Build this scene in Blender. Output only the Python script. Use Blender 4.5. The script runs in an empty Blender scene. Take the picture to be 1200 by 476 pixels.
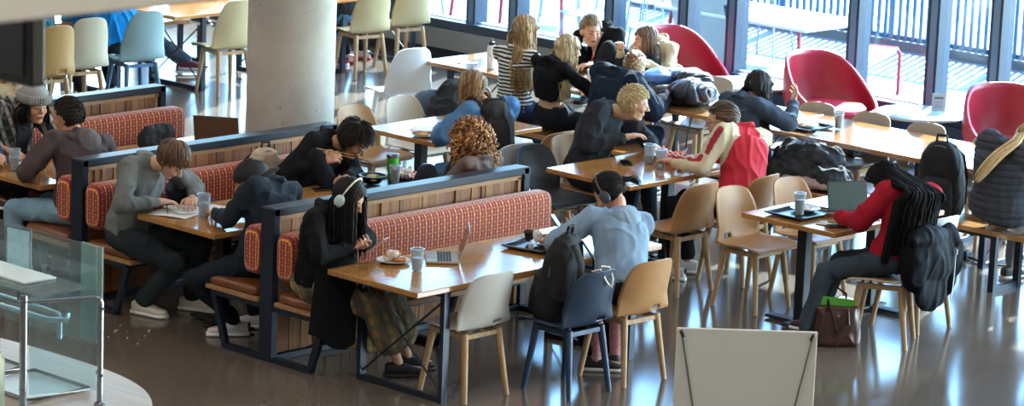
import bpy, math, random
import numpy as np
from mathutils import Vector as V, Matrix, noise
random.seed(7)
C = bpy.context.scene.collection
PI = math.pi
def R(d): return math.radians(d)
# ------------------------------------------------------------------ materials
def lin(h):
    h = h.lstrip('#'); o = []
    for i in (0, 2, 4):
        c = int(h[i:i+2], 16) / 255
        o.append(c / 12.92 if c <= .04045 else ((c + .055) / 1.055) ** 2.4)
    return (*o, 1)
def newmat(name):
    m = bpy.data.materials.new(name); m.use_nodes = True
    nt = m.node_tree; b = nt.nodes['Principled BSDF']
    return m, nt, b
class NT:
    def __init__(s, nt): s.nt = nt; s.L = nt.links
    def n(s, t, **k):
        x = s.nt.nodes.new(t)
        for a, v in k.items(): setattr(x, a, v)
        return x
    def put(s, sock, v):
        if isinstance(v, bpy.types.NodeSocket): s.L.new(v, sock)
        else: sock.default_value = v
    def m(s, op, a, b=0.0, c=0.0):
        x = s.n('ShaderNodeMath', operation=op)
        s.put(x.inputs[0], a); s.put(x.inputs[1], b); s.put(x.inputs[2], c)
        return x.outputs[0]
    def mix(s, f, a, b, blend='MIX'):
        x = s.n('ShaderNodeMix', data_type='RGBA', blend_type=blend)
        s.put(x.inputs['Factor'], f); s.put(x.inputs[6], a); s.put(x.inputs[7], b)
        return x.outputs[2]
    def coord(s, kind='Object', scale=(1, 1, 1), rot=(0, 0, 0), loc=(0, 0, 0)):
        t = s.n('ShaderNodeTexCoord'); mp = s.n('ShaderNodeMapping')
        mp.inputs['Scale'].default_value = scale; mp.inputs['Rotation'].default_value = rot; mp.inputs['Location'].default_value = loc
        s.L.new(t.outputs[kind], mp.inputs['Vector']); return mp.outputs[0]
    def noise(s, vec, scale=5, detail=3, rough=.5):
        x = s.n('ShaderNodeTexNoise'); s.L.new(vec, x.inputs['Vector'])
        x.inputs['Scale'].default_value = scale; x.inputs['Detail'].default_value = detail; x.inputs['Roughness'].default_value = rough
        return x.outputs[0]
    def ramp(s, f, stops):
        x = s.n('ShaderNodeValToRGB'); e = x.color_ramp.elements
        while len(e) < len(stops): e.new(.5)
        for i, (p, c) in enumerate(stops): e[i].position = p; e[i].color = c
        s.L.new(f, x.inputs[0]); return x.outputs[0]
    def bump(s, h, strength=.3, dist=.01):
        x = s.n('ShaderNodeBump'); s.L.new(h, x.inputs['Height'])
        x.inputs['Strength'].default_value = strength; x.inputs['Distance'].default_value = dist
        return x.outputs[0]
    def sep(s, vec):
        x = s.n('ShaderNodeSeparateXYZ'); s.L.new(vec, x.inputs[0]); return x.outputs
_pc = {}
def P(col, rough=.5, metal=0., var=0., vs=8., bump=0., bs=60., spec=.5, name=None, sheen=0., coat=0.):
    key = (col, rough, metal, var, vs, bump, bs, spec, sheen, coat)
    if key in _pc: return _pc[key]
    m, nt, b = newmat(name or 'surface_' + col.strip('#')); t = NT(nt)
    c = lin(col)
    b.inputs['Roughness'].default_value = rough; b.inputs['Metallic'].default_value = metal
    b.inputs['Specular IOR Level'].default_value = spec
    if sheen: b.inputs['Sheen Weight'].default_value = sheen
    if coat: b.inputs['Coat Weight'].default_value = coat
    v = t.coord()
    if var:
        nz = t.noise(v, vs, 4)
        d = tuple(max(0, x * (1 - var)) for x in c[:3]) + (1,); l = tuple(min(1, x * (1 + var)) for x in c[:3]) + (1,)
        t.L.new(t.ramp(nz, [(.3, d), (.7, l)]), b.inputs['Base Color'])
    else: b.inputs['Base Color'].default_value = c
    if bump: t.L.new(t.bump(t.noise(v, bs, 2), bump, .004), b.inputs['Normal'])
    _pc[key] = m; return m
def wood(name, c1, c2, axis='x', rough=.35, plank=.12, coat=.0, streak=1.):
    m, nt, b = newmat(name); t = NT(nt)
    sc = {'x': (1.2, 14, 14), 'y': (14, 1.2, 14), 'z': (14, 14, 1.2)}[axis]
    v = t.coord(scale=sc)
    g = t.noise(v, 2.2, 5, .6)
    f = t.noise(v, 9, 3, .6)
    h = t.m('ADD', t.m('MULTIPLY', g, .7), t.m('MULTIPLY', f, .3))
    col = t.ramp(h, [(.33, lin(c2)), (.68, lin(c1))])
    o = t.sep(t.coord())
    pl = t.m('FLOOR', t.m('DIVIDE', o[1] if axis == 'x' else o[0], plank))
    w = t.n('ShaderNodeTexWhiteNoise', noise_dimensions='1D'); t.L.new(pl, w.inputs['W'])
    k = t.m('ADD', t.m('MULTIPLY', w.outputs[0], .16 * streak), 1 - .08 * streak)
    x = t.n('ShaderNodeVectorMath', operation='SCALE'); t.L.new(col, x.inputs[0]); t.L.new(k, x.inputs['Scale'])
    t.L.new(x.outputs[0], b.inputs['Base Color'])
    b.inputs['Roughness'].default_value = rough
    if coat: b.inputs['Coat Weight'].default_value = coat; b.inputs['Coat Roughness'].default_value = .10; b.inputs['Coat IOR'].default_value = 1.6 if coat < .7 else 2.1
    return m
def m_slats():
    m, nt, b = newmat('walnut_battens'); t = NT(nt)
    g = t.n('ShaderNodeNewGeometry')
    v = t.coord(scale=(14, 14, 1.5)); nz = t.noise(v, 3, 5, .6)
    a = t.ramp(g.outputs['Random Per Island'], [(0, lin('#744626')), (.5, lin('#8c5a32')), (1, lin('#a06c3e'))])
    t.L.new(t.mix(t.m('MULTIPLY', nz, .35), a, lin('#4e2c1a')), b.inputs['Base Color'])
    b.inputs['Roughness'].default_value = .5
    return m
def m_uphol():
    m, nt, b = newmat('patterned_upholstery'); t = NT(nt)
    uv = t.n('ShaderNodeTexCoord').outputs['UV']; s = t.sep(uv)
    p = .056
    u = t.m('DIVIDE', s[0], p); v = t.m('DIVIDE', s[1], p * .86)
    fx = t.m('ABSOLUTE', t.m('SUBTRACT', t.m('FRACT', u), .5)); fy = t.m('ABSOLUTE', t.m('SUBTRACT', t.m('FRACT', v), .5))
    su = t.m('ADD', fx, fy); mx = t.m('MAXIMUM', fx, fy); mn = t.m('MINIMUM', fx, fy)
    base = t.mix(t.m('LESS_THAN', mx, .36), lin('#8f1f24'), lin('#761830'))
    base = t.mix(t.m('GREATER_THAN', fx, .41), base, lin('#d98035'))                    # orange vertical threads
    base = t.mix(t.m('MULTIPLY', t.m('LESS_THAN', su, .27), t.m('GREATER_THAN', su, .19)), base, lin('#cf7a2e'))
    base = t.mix(t.m('LESS_THAN', su, .085), base, lin('#dfb46a'))
    base = t.mix(t.m('GREATER_THAN', su, .88), base, lin('#e8c35e'))
    base = t.mix(t.m('MULTIPLY', t.m('LESS_THAN', fx, .05), t.m('GREATER_THAN', fy, .36)), base, lin('#d28a3c'))
    t.L.new(base, b.inputs['Base Color']); b.inputs['Roughness'].default_value = .8
    b.inputs['Sheen Weight'].default_value = .3
    t.L.new(t.bump(t.noise(t.coord(), 220, 2), .25, .002), b.inputs['Normal'])
    return m
def m_floor():
    m, nt, b = newmat('polished_concrete'); t = NT(nt)
    v = t.coord()
    n1 = t.noise(v, .5, 3, .5); n2 = t.noise(v, 60, 2, .5)
    c = t.ramp(n1, [(.3, lin('#5c5249')), (.7, lin('#70655a'))])
    c = t.mix(t.m('MULTIPLY', n2, .3), c, lin('#50473f'))
    o = t.sep(v)
    jx = t.m('LESS_THAN', t.m('ABSOLUTE', t.m('SUBTRACT', t.m('FRACT', t.m('DIVIDE', t.m('ADD', o[0], 1.9), 4.2)), .5)), .0012)
    jy = t.m('LESS_THAN', t.m('ABSOLUTE', t.m('SUBTRACT', t.m('FRACT', t.m('DIVIDE', t.m('ADD', o[1], .6), 4.2)), .5)), .0012)
    c = t.mix(t.m('MULTIPLY', t.m('MAXIMUM', jx, jy), .35), c, lin('#3a332e'))
    t.L.new(c, b.inputs['Base Color'])
    r = t.m('ADD', t.m('MULTIPLY', t.noise(v, 1.2, 2),   .08), .10); t.L.new(r, b.inputs['Roughness'])
    b.inputs['Specular IOR Level'].default_value = .62
    return m
def m_concrete():
    m, nt, b = newmat('cast_concrete'); t = NT(nt); v = t.coord()
    c = t.ramp(t.noise(v, 1.6, 6, .65), [(.3, lin('#a39e96')), (.72, lin('#c6c1b8'))])
    vo = t.n('ShaderNodeTexVoronoi'); t.L.new(v, vo.inputs['Vector']); vo.inputs['Scale'].default_value = 11
    sp = t.m('MULTIPLY', t.m('LESS_THAN', vo.outputs['Distance'], .10), t.m('GREATER_THAN', t.noise(v, 4.5, 1), .42))
    c = t.mix(t.m('MULTIPLY', sp, .6), c, lin('#5d574f'))
    t.L.new(c, b.inputs['Base Color']); b.inputs['Roughness'].default_value = .62
    t.L.new(t.bump(t.noise(v, 35, 3), .12, .006), b.inputs['Normal'])
    return m
def m_stripes(name, a, bcol, period, duty=.5, axis=2, tilt=.0, rough=.85):
    m, nt, b = newmat(name); t = NT(nt); o = t.sep(t.coord())
    w = t.m('ADD', o[axis], t.m('MULTIPLY', o[0], tilt))
    w = t.m('ADD', w, t.m('MULTIPLY', t.noise(t.coord(), 6, 2), .03))
    f = t.m('LESS_THAN', t.m('FRACT', t.m('DIVIDE', w, period)), duty)
    t.L.new(t.mix(f, lin(a), lin(bcol)), b.inputs['Base Color']); b.inputs['Roughness'].default_value = rough
    return m
def m_plaid(name, base, c1, c2, sc=.09, rough=.9):
    m, nt, b = newmat(name); t = NT(nt); o = t.sep(t.coord(rot=(.3, .2, .5)))
    f1 = t.m('LESS_THAN', t.m('FRACT', t.m('DIVIDE', o[0], sc)), .35)
    f2 = t.m('LESS_THAN', t.m('FRACT', t.m('DIVIDE', o[2], sc)), .35)
    f3 = t.m('LESS_THAN', t.m('FRACT', t.m('DIVIDE', o[1], sc * .8)), .2)
    c = t.mix(t.m('MULTIPLY', f1, .8), lin(base), lin(c1)); c = t.mix(t.m('MULTIPLY', f2, .6), c, lin(c2)); c = t.mix(t.m('MULTIPLY', f3, .35), c, lin(c1))
    t.L.new(c, b.inputs['Base Color']); b.inputs['Roughness'].default_value = rough
    return m
def m_denim(name, c1, c2):
    m, nt, b = newmat(name); t = NT(nt); v = t.coord()
    t.L.new(t.ramp(t.noise(v, 7, 5, .65), [(.32, lin(c2)), (.7, lin(c1))]), b.inputs['Base Color']); b.inputs['Roughness'].default_value = .85
    return m
def m_glass(name, tint='#e8f4f6', refl=1., dens=.0):
    m, nt, b = newmat(name); t = NT(nt); nt.nodes.remove(b)
    out = [n for n in nt.nodes if n.type == 'OUTPUT_MATERIAL'][0]
    tr = t.n('ShaderNodeBsdfTransparent'); tr.inputs[0].default_value = lin(tint)
    gl = t.n('ShaderNodeBsdfGlossy'); gl.inputs['Roughness'].default_value = .03
    fr = t.n('ShaderNodeLayerWeight'); fr.inputs[0].default_value = .5
    fz = t.m('MINIMUM', t.m('MULTIPLY', t.m('ADD', t.m('MULTIPLY', t.m('POWER', fr.outputs['Facing'], 5.), .96), .04), refl), 1.)
    mx = t.n('ShaderNodeMixShader'); t.L.new(fz, mx.inputs[0])
    t.L.new(tr.outputs[0], mx.inputs[1]); t.L.new(gl.outputs[0], mx.inputs[2])
    last = mx.outputs[0]
    if dens:
        df = t.n('ShaderNodeBsdfDiffuse'); df.inputs[0].default_value = lin(tint)
        m2 = t.n('ShaderNodeMixShader'); m2.inputs[0].default_value = dens
        t.L.new(last, m2.inputs[1]); t.L.new(df.outputs[0], m2.inputs[2]); last = m2.outputs[0]
    t.L.new(last, out.inputs[0]); return m
def m_emit(name, col, s):
    m, nt, b = newmat(name); b.inputs['Emission Color'].default_value = lin(col); b.inputs['Emission Strength'].default_value = s
    b.inputs['Base Color'].default_value = (0, 0, 0, 1); return m
# ------------------------------------------------------------------ mesh building
def basis(d, up=V((0, 0, 1))):
    d = V(d).normalized(); u = V(up)
    if abs(d.dot(u)) > .97: u = V((1, 0, 0))
    x = u.cross(d).normalized(); y = d.cross(x).normalized()
    return x, y, d
class G:
    def __init__(s): s.v = []; s.f = []; s.m = []; s.uv = None
    def add(s, vs, fs, mi=0):
        o = len(s.v); s.v += [tuple(p) for p in vs]; s.f += [tuple(i + o for i in f) for f in fs]; s.m += [mi] * len(fs)
    def box(s, c, d, mi=0, M=None, taper=1.):
        hx, hy, hz = d[0] / 2, d[1] / 2, d[2] / 2; vs = []
        for z in (-1, 1):
            k = taper if z < 0 else 1
            for x, y in ((-1, -1), (1, -1), (1, 1), (-1, 1)): vs.append(V((x * hx * k, y * hy * k, z * hz)))
        if M is not None: vs = [M @ p for p in vs]
        vs = [p + V(c) for p in vs]
        s.add(vs, [(0, 3, 2, 1), (4, 5, 6, 7), (0, 1, 5, 4), (1, 2, 6, 5), (2, 3, 7, 6), (3, 0, 4, 7)], mi); return s
    def bar(s, a, b, w, h, mi=0, up=V((0, 0, 1))):
        a = V(a); b = V(b); x, y, d = basis(b - a, up); M = Matrix((x, y, d)).transposed()
        return s.box((a + b) / 2, (w, h, (b - a).length), mi, M)
    def rings(s, rs, mi=0, cap=True, loop=False):
        n = len(rs[0]); vs = [p for r in rs for p in r]; fs = []; k = len(rs)
        for i in range(k if loop else k - 1):
            a = i * n; b = ((i + 1) % k) * n
            for j in range(n): fs.append((a + j, a + (j + 1) % n, b + (j + 1) % n, b + j))
        if cap and not loop: fs.append(tuple(range(n - 1, -1, -1))); fs.append(tuple((k - 1) * n + j for j in range(n)))
        s.add(vs, fs, mi); return s
    def tube(s, pts, r, n=8, mi=0, flat=1., loop=False, cap=True, up=V((0, 0, 1))):
        pts = [V(p) for p in pts]; k = len(pts); rs = []
        px = None
        for i, p in enumerate(pts):
            if loop: d = pts[(i + 1) % k] - pts[i - 1]
            else: d = pts[min(i + 1, k - 1)] - pts[max(i - 1, 0)]
            if d.length < 1e-9: d = V((0, 0, 1))
            d.normalize()
            if px is None: x, y, _ = basis(d, up)
            else:
                x = px - d * px.dot(d)
                if x.length < 1e-6: x, y, _ = basis(d, up)
                else: x.normalize(); y = d.cross(x)
            px = x; rr = r[i] if isinstance(r, (list, tuple)) else r
            rs.append([p + x * (math.cos(2 * PI * j / n) * rr) + y * (math.sin(2 * PI * j / n) * rr * flat) for j in range(n)])
        return s.rings(rs, mi, cap, loop)
    def cap(s, a, b, ra, rb, n=12, mi=0, m=3, fx=1., fy=1., up=V((0, 0, 1))):
        a = V(a); b = V(b)
        if (b - a).length < 1e-5: b = a + V((0, 0, 1e-3))
        x, y, d = basis(b - a, up); rs = []
        for i in range(m, 0, -1):
            t = i / (m + .3) * PI / 2; rs.append((a - d * ra * math.sin(t), ra * math.cos(t)))
        rs.append((a, ra)); rs.append((b, rb))
        for i in range(1, m + 1):
            t = i / (m + .3) * PI / 2; rs.append((b + d * rb * math.sin(t), rb * math.cos(t)))
        return s.rings([[c + x * (math.cos(2 * PI * j / n) * r * fx) + y * (math.sin(2 * PI * j / n) * r * fy) for j in range(n)] for c, r in rs], mi)
    def ell(s, c, r, M=None, n=16, m=10, mi=0):
        c = V(c); rs = []
        for i in range(1, m):
            t = PI * i / m; z = -math.cos(t); q = math.sin(t)
            ring = [V((math.cos(2 * PI * j / n) * q * r[0], math.sin(2 * PI * j / n) * q * r[1], z * r[2])) for j in range(n)]
            rs.append([(M @ p if M is not None else p) + c for p in ring])
        o = len(s.v); s.rings(rs, mi, False)
        lo = V((0, 0, -r[2])); hi = V((0, 0, r[2]))
        if M is not None: lo = M @ lo; hi = M @ hi
        s.v += [tuple(lo + c), tuple(hi + c)]; L = len(s.v) - 2; k = o + (m - 2) * n
        for j in range(n):
            s.f.append((L, o + (j + 1) % n, o + j)); s.f.append((L + 1, k + j, k + (j + 1) % n)); s.m += [mi, mi]
        return s
    def lathe(s, c, prof, n=24, mi=0, cap=True, M=None):
        c = V(c); rs = []
        for r, z in prof:
            ring = [V((math.cos(2 * PI * j / n) * r, math.sin(2 * PI * j / n) * r, z)) for j in range(n)]
            rs.append([(M @ p if M is not None else p) + c for p in ring])
        return s.rings(rs, mi, cap)
    def grid(s, fn, nu, nv, mi=0, skip=None, loopu=False):
        vs = [fn(i / nu, j / nv) for j in range(nv + 1) for i in range(nu if loopu else nu + 1)]
        w = nu if loopu else nu + 1; fs = []
        for j in range(nv):
            for i in range(nu):
                if skip and skip((i + .5) / nu, (j + .5) / nv): continue
                i2 = (i + 1) % w
                fs.append((j * w + i, j * w + i2, (j + 1) * w + i2, (j + 1) * w + i))
        s.add(vs, fs, mi); return s
    def mesh(s, name='shape'):
        me = bpy.data.meshes.new(name); me.from_pydata(s.v, [], s.f); me.update()
        me.polygons.foreach_set('material_index', s.m); return me
    def build(s, name, mats, parent=None, smooth=True, bevel=0, seg=2, sub=0, solid=0, ang=40, loc=None):
        return link(name, s.mesh(name), mats, parent, smooth, bevel, seg, sub, solid, ang, loc)
def link(name, me, mats, parent=None, smooth=True, bevel=0, seg=2, sub=0, solid=0, ang=40, loc=None):
    o = bpy.data.objects.new(name, me); C.objects.link(o)
    for m in (mats if isinstance(mats, (list, tuple)) else [mats]): me.materials.append(m)
    if smooth:
        me.polygons.foreach_set('use_smooth', [True] * len(me.polygons)); me.set_sharp_from_angle(angle=R(ang))
    if parent: o.parent = parent
    if loc is not None: o.location = loc
    if solid:
        k = o.modifiers.new('thickness', 'SOLIDIFY'); k.thickness = solid; k.offset = 0
    if bevel:
        k = o.modifiers.new('bevel', 'BEVEL'); k.width = bevel; k.segments = seg; k.limit_method = 'ANGLE'; k.angle_limit = R(35)
    if sub:
        k = o.modifiers.new('subdivision', 'SUBSURF'); k.levels = sub; k.render_levels = sub
    return o
def thing(name, label, cat, loc=(0, 0, 0), rz=0., group=None):
    o = bpy.data.objects.new(name, None); C.objects.link(o); o.empty_display_size = .1
    o.location = loc; o.rotation_euler = (0, 0, R(rz)); return tag(o, label, cat, group)
def tag(o, label=None, cat=None, group=None, kind=None):
    if label: o['label'] = label
    if cat: o['category'] = cat
    if group: o['group'] = group
    if kind: o['kind'] = kind
    return o
def struct(o): o['kind'] = 'structure'; return o
def dup(root, loc, rz, label, group=None):
    r = root.copy(); C.objects.link(r); r.location = loc; r.rotation_euler = (0, 0, R(rz)); r['label'] = label
    if group: r['group'] = group
    for ch in list(root.children):
        c = ch.copy(); C.objects.link(c); c.parent = r
        for g in ch.children:
            d = g.copy(); C.objects.link(d); d.parent = c
    return r
def remesh(g, vox, sm=2, disp=None, off=V((0, 0, 0))):
    """one closed skin round all the overlapping volumes in g"""
    me = bpy.data.meshes.new('tmp'); me.from_pydata([tuple(V(p) - off) for p in g.v], [], g.f); me.update()
    o = bpy.data.objects.new('tmp', me); C.objects.link(o)
    k = o.modifiers.new('r', 'REMESH'); k.mode = 'VOXEL'; k.voxel_size = vox; k.adaptivity = 0
    if sm:
        q = o.modifiers.new('s', 'SMOOTH'); q.iterations = sm; q.factor = .5
    dg = bpy.context.evaluated_depsgraph_get(); ev = o.evaluated_get(dg)
    res = bpy.data.meshes.new_from_object(ev)
    bpy.data.objects.remove(o); bpy.data.meshes.remove(me)
    if disp:
        n = len(res.vertices); co = np.empty(n * 3); res.vertices.foreach_get('co', co); co = co.reshape(-1, 3)
        no = np.empty(n * 3); res.vertex_normals.foreach_get('vector', no); no = no.reshape(-1, 3)
        d = np.array([disp(V(c)) for c in co]); co += no * d[:, None]
        res.vertices.foreach_set('co', co.ravel()); res.update()
    return res
def folds(amp, f=7., seed=0., st=(1, 1, .45)):
    o = V((seed * 3.1, seed * 1.7, seed * 2.3))
    def fn(p):
        q = V((p.x * st[0], p.y * st[1], p.z * st[2])) * f + o
        a = 1 - abs(noise.noise(q)) * 2.2; b = noise.noise(q * 2.3 + V((5, 1, 3)))
        return amp * (a * a * a * .9 - .45 + b * .45)
    return fn
def ik(a, t, l1, l2, pole):
    a = V(a); t = V(t); d = t - a; L = d.length
    if L > (l1 + l2) * .995: t = a + d * ((l1 + l2) * .995 / L); d = t - a; L = d.length
    if L < abs(l1 - l2) + .02: L = abs(l1 - l2) + .02
    u = d.normalized(); x = (l1 * l1 - l2 * l2 + L * L) / (2 * L); h = math.sqrt(max(0, l1 * l1 - x * x))
    p = V(pole) - u * V(pole).dot(u)
    if p.length < 1e-4: p = V((0, 0, 1))
    return a + u * x + p.normalized() * h, t
# ------------------------------------------------------------------ shared materials
M_steel = P('#182334', .36, .2, name='dark_steel'); M_black = P('#14171b', .45, name='black_paint')
M_wood = wood('oak_tabletop', '#bd8849', '#a06c38', 'x', .2, .14, .6)
M_woody = wood('oak_tabletop_cross', '#b9864c', '#a06c38', 'y', .15, .14, 1.)
M_edge = P('#8b6a48', .5, var=.15, vs=20); M_leg = wood('ash_leg', '#c09f78', '#9a7a55', 'z', .45, 1.)
M_slat = m_slats(); M_trim = wood('oak_trim', '#b58a60', '#8c6440', 'x', .5, 1.)
M_uph = m_uphol(); M_leather = P('#7a4526', .32, var=.25, vs=5, coat=.2)
M_floor = m_floor(); M_conc = m_concrete(); M_glass = m_glass('window_glass', '#e3f0f4'); M_chrome = P('#a9b2bb', .22, 1.)
M_white = P('#d9d9d6', .5); M_alu = P('#5f7f9e', .38, .35, name='mullion_paint'); M_gasket = P('#1f3247', .5)
M_clear = m_glass('clear_plastic', '#dfe6ea', 1.2, .22); M_ice = P('#cfd8de', .2); M_cola = P('#3a140a', .15)
M_paper = P('#e6e6e2', .7); M_screen = P('#10141a', .12)
# ------------------------------------------------------------------ camera
f_, pit_, yaw_, roll_ = 3725.6, .2072, .8142, .0391
cam = bpy.data.cameras.new('camera'); co = bpy.data.objects.new('camera', cam); C.objects.link(co)
cam.sensor_width = 36; cam.lens = f_ / 1200 * 36; cam.clip_end = 300
rt = V((math.cos(yaw_), -math.sin(yaw_), 0)); fw0 = V((math.sin(yaw_), math.cos(yaw_), 0))
fw = fw0 * math.cos(pit_) + V((0, 0, -math.sin(pit_))); up = fw0 * math.sin(pit_) + V((0, 0, math.cos(pit_)))
cr = rt * math.cos(roll_) + up * math.sin(roll_); cu = up * math.cos(roll_) - rt * math.sin(roll_)
mw = Matrix((cr, cu, -fw)).transposed().to_4x4(); mw.translation = V((-13.2004, -14.5684, 5.2102)); co.matrix_world = mw
cam.dof.use_dof = True; cam.dof.focus_distance = 20.5; cam.dof.aperture_fstop = 5.
bpy.context.scene.camera = co
# ------------------------------------------------------------------ room
g = G(); g.box((-4.1, -1, -.1), (26.8, 34, .2)); struct(g.build('floor', M_floor, smooth=False))
g = G(); g.box((-4.1, -1, 6.6), (26.8, 34, .2)); struct(g.build('ceiling', P('#b9b6b0', .8), smooth=False))
Mw = P('#b4aea6', .8)
g = G(); g.box((-17.4, -1, 3.25), (.2, 34, 6.5)); struct(g.build('wall_back', Mw, smooth=False))
g = G(); g.box((-4.1, -17.9, 3.25), (26.8, .2, 6.5)); struct(g.build('wall_right', Mw, smooth=False))
g = G(); g.box((-4.1, 15.9, 3.25), (26.8, .2, 6.5)); struct(g.build('wall_left', Mw, smooth=False))
g = G(); g.box((9.4, -1, 5.2), (.3, 34, 2.6)); struct(g.build('wall_window_side', Mw, smooth=False))
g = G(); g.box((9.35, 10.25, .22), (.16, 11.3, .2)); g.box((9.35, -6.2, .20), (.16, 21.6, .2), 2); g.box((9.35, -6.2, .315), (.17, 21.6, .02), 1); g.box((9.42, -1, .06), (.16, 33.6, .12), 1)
struct(g.build('baseboard_window_side', [P('#7e8286', .5, var=.1, vs=3), P('#15202c', .6), P('#1f3a55', .4)], bevel=.006, smooth=False))  # navy right-hand run: shade put into the colour of the grey base
g = G(); g.box((9.4, -1, .365), (.2, 33.6, .09)); g.box((9.45, -1, .415), (.06, 33.6, .012), 1)
struct(g.build('trim_sill', [P('#26384c', .4), P('#c9d4da', .3)], smooth=False))
mull = [-9.2, -7.9, -6.6, -5.3, -4., -2.7, -1.5, -.6, .25, 1.08, 1.74, 2.62, 4.03, 4.62, 5.55, 6.82, 7.4, 8.7, 10, 11.3, 12.6]
for i, y in enumerate(mull):
    wd = .125
    g = G(); g.box((9.43, y, 2.16), (.14, wd * .55, 3.5)); g.box((9.45, y + wd * .38, 2.16), (.18, wd * .24, 3.5), 1); g.box((9.45, y - wd * .4, 2.16), (.18, wd * .2, 3.5), 1)
    struct(g.build('trim_mullion.%03d' % i if i else 'trim_mullion', [M_alu, M_gasket], smooth=False))
for i in range(len(mull) - 1):
    a, b = mull[i] + .06, mull[i + 1] - .06
    g = G(); g.box((9.46, (a + b) / 2, 2.16), (.012, b - a, 3.5)); o = struct(g.build('window_%d' % (i + 1), M_glass, smooth=False))
g = G(); g.box((9.42, -1, 3.93), (.2, 33.6, .12)); struct(g.build('trim_window_head', M_gasket, smooth=False))
g = G(); g.lathe((0, 0, 0), [(.335, 0), (.335, 6.5)], 64); o = g.build('concrete_column', M_conc, loc=(2.955, 3.045, 0)); struct(o)
tag(o, 'round pale grey cast concrete column behind the booths', 'column')
g = G(); g.box((-10.4, -8.58, 4.482), (13., .3, .84)); struct(g.build('trim_beam', P('#dedbd2', .8), bevel=.01, smooth=False))
# ------------------------------------------------------------------ outdoors
def m_paver():
    m, nt, b = newmat('terrace_pavers'); t = NT(nt); v = t.coord(); o = t.sep(v)
    a = t.m('ABSOLUTE', t.m('SUBTRACT', t.m('FRACT', t.m('DIVIDE', o[0], .6)), .5)); c = t.m('ABSOLUTE', t.m('SUBTRACT', t.m('FRACT', t.m('DIVIDE', o[1], 1.2)), .5))
    j = t.m('MAXIMUM', t.m('GREATER_THAN', a, .488), t.m('GREATER_THAN', c, .495))
    k = t.ramp(t.noise(v, 1.5, 4), [(.3, lin('#46545f')), (.7, lin('#5c6b76'))])
    t.L.new(t.mix(j, k, lin('#2f4352')), b.inputs['Base Color']); b.inputs['Roughness'].default_value = .5; return m
def m_snow():
    m, nt, b = newmat('snow_and_stones'); t = NT(nt); v = t.coord()
    n = t.noise(v, 4, 8, .75)
    t.L.new(t.ramp(n, [(.30, lin('#7d7468')), (.47, lin('#d5dadd')), (.6, lin('#f2f5f7'))]), b.inputs['Base Color']); b.inputs['Roughness'].default_value = .9; return m
g = G(); g.box((11.85, -1, -.06), (4.7, 34, .12)); struct(g.build('floor_terrace', m_paver(), smooth=False))
g = G()
def snowf(u, v):
    x = 14.15 + u * 14; y = -18 + v * 34
    return V((x, y, -.02 + .5 * u * 1.8 + .12 * noise.noise(V((x, y, 0)) * 1.3) * (1 if u > 0 else 0)))
g.grid(snowf, 40, 90); struct(g.build('ground_snow', m_snow()))
g = G()
for i in range(120):
    y = -2 + i * .093; g.box((14.0, y, .64), (.02, .042, 1.08))
g.box((14.03, 3.6, .12), (.03, 11.4, .05)); g.box((14.03, 3.6, 1.2), (.05, 11.4, .05)); 
for i in range(8): g.box((14.08, -1.8 + i * 1.5, .6), (.05, .05, 1.2))
o = g.build('terrace_fence', P('#3f6280', .5, .2), smooth=False); tag(o, 'tall blue grey metal slat fence along the snowy terrace edge', 'fence')
g = G(); g.box((14.02, 3.6, .05), (.22, 11.4, .1)); struct(g.build('trim_terrace_kerb', P('#4b5258', .8), smooth=False))
M_red = P('#a83240', .35)
def out_table(loc, size, rz, label):
    t = thing('terrace_table', label, 'table', loc, rz); l, w = size
    g = G(); g.box((0, 0, .735), (l, w, .035)); g.build('tabletop', P('#e9ecee', .4), t, bevel=.01)
    g = G(); g.box((0, 0, .712), (l * .9, w * .86, .014)); g.build('apron', M_red, t, smooth=False)
    for sx in (-1, 1):
        for sy in (-1, 1):
            g = G(); g.tube([(sx * l * .42, sy * w * .4, .70), (sx * l * .46, sy * w * .44, 0)], .02, 8); g.build('leg', M_red, t)
def out_bench(loc, l, rz, label):
    t = thing('terrace_bench', label, 'bench', loc, rz)
    g = G(); g.box((0, 0, .44), (l, .34, .03)); g.build('seat', P('#b98f96', .4), t, bevel=.01)
    for sx in (-1, 1):
        g = G(); x = sx * l * .49
        g.tube([(x, -.19, 0), (x, -.19, .40), (x, -.16, .45), (x, .16, .45), (x, .19, .40), (x, .19, 0)], .018, 8); g.build('leg', M_red, t)
out_table((10.72, 4.78, 0), (1.9, 1.0), 90, 'white topped terrace table with red legs nearest the fence, empty')
out_bench((10.95, 3.72, 0), 1.4, 20, 'low white terrace bench on looped red legs by the window')
out_table((11.2, 8.3, 0), (1.8, .9), 90, 'white topped terrace table with red legs behind the girl in stripes')
def out_chair(loc, rz, label, first=[None]):
    if first[0] is None:
        t = thing('terrace_chair', label, 'chair', loc, rz, 'grey metal chairs on the terrace'); m = P('#8fa3b1', .35, .5)
        def f(u, v):
            x = (u - .5) * .42; y = (v - .5) * .42; return V((y, x, .45 + .02 * (4 * (u - .5) ** 2) - .015))
        g = G(); g.grid(f, 8, 8); g.build('seat', m, t, solid=.008)
        g = G()
        for k in range(5): g.tube([(-.2, -.17 + k * .085, .46), (-.27, -.17 + k * .085, .82)], .008, 6)
        g.tube([(-.21, -.2, .44), (-.26, -.21, .78), (-.275, -.17, .84), (-.275, .17, .84), (-.26, .21, .78), (-.21, .2, .44)], .012, 6); g.build('backrest', m, t)
        for sx in (-1, 1):
            for sy in (-1, 1):
                g = G(); g.tube([(sx * .17, sy * .18, .44), (sx * .22, sy * .22, 0)], .012, 6); g.build('leg', m, t)
        first[0] = t; return t
    return dup(first[0], loc, rz, label)
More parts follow.
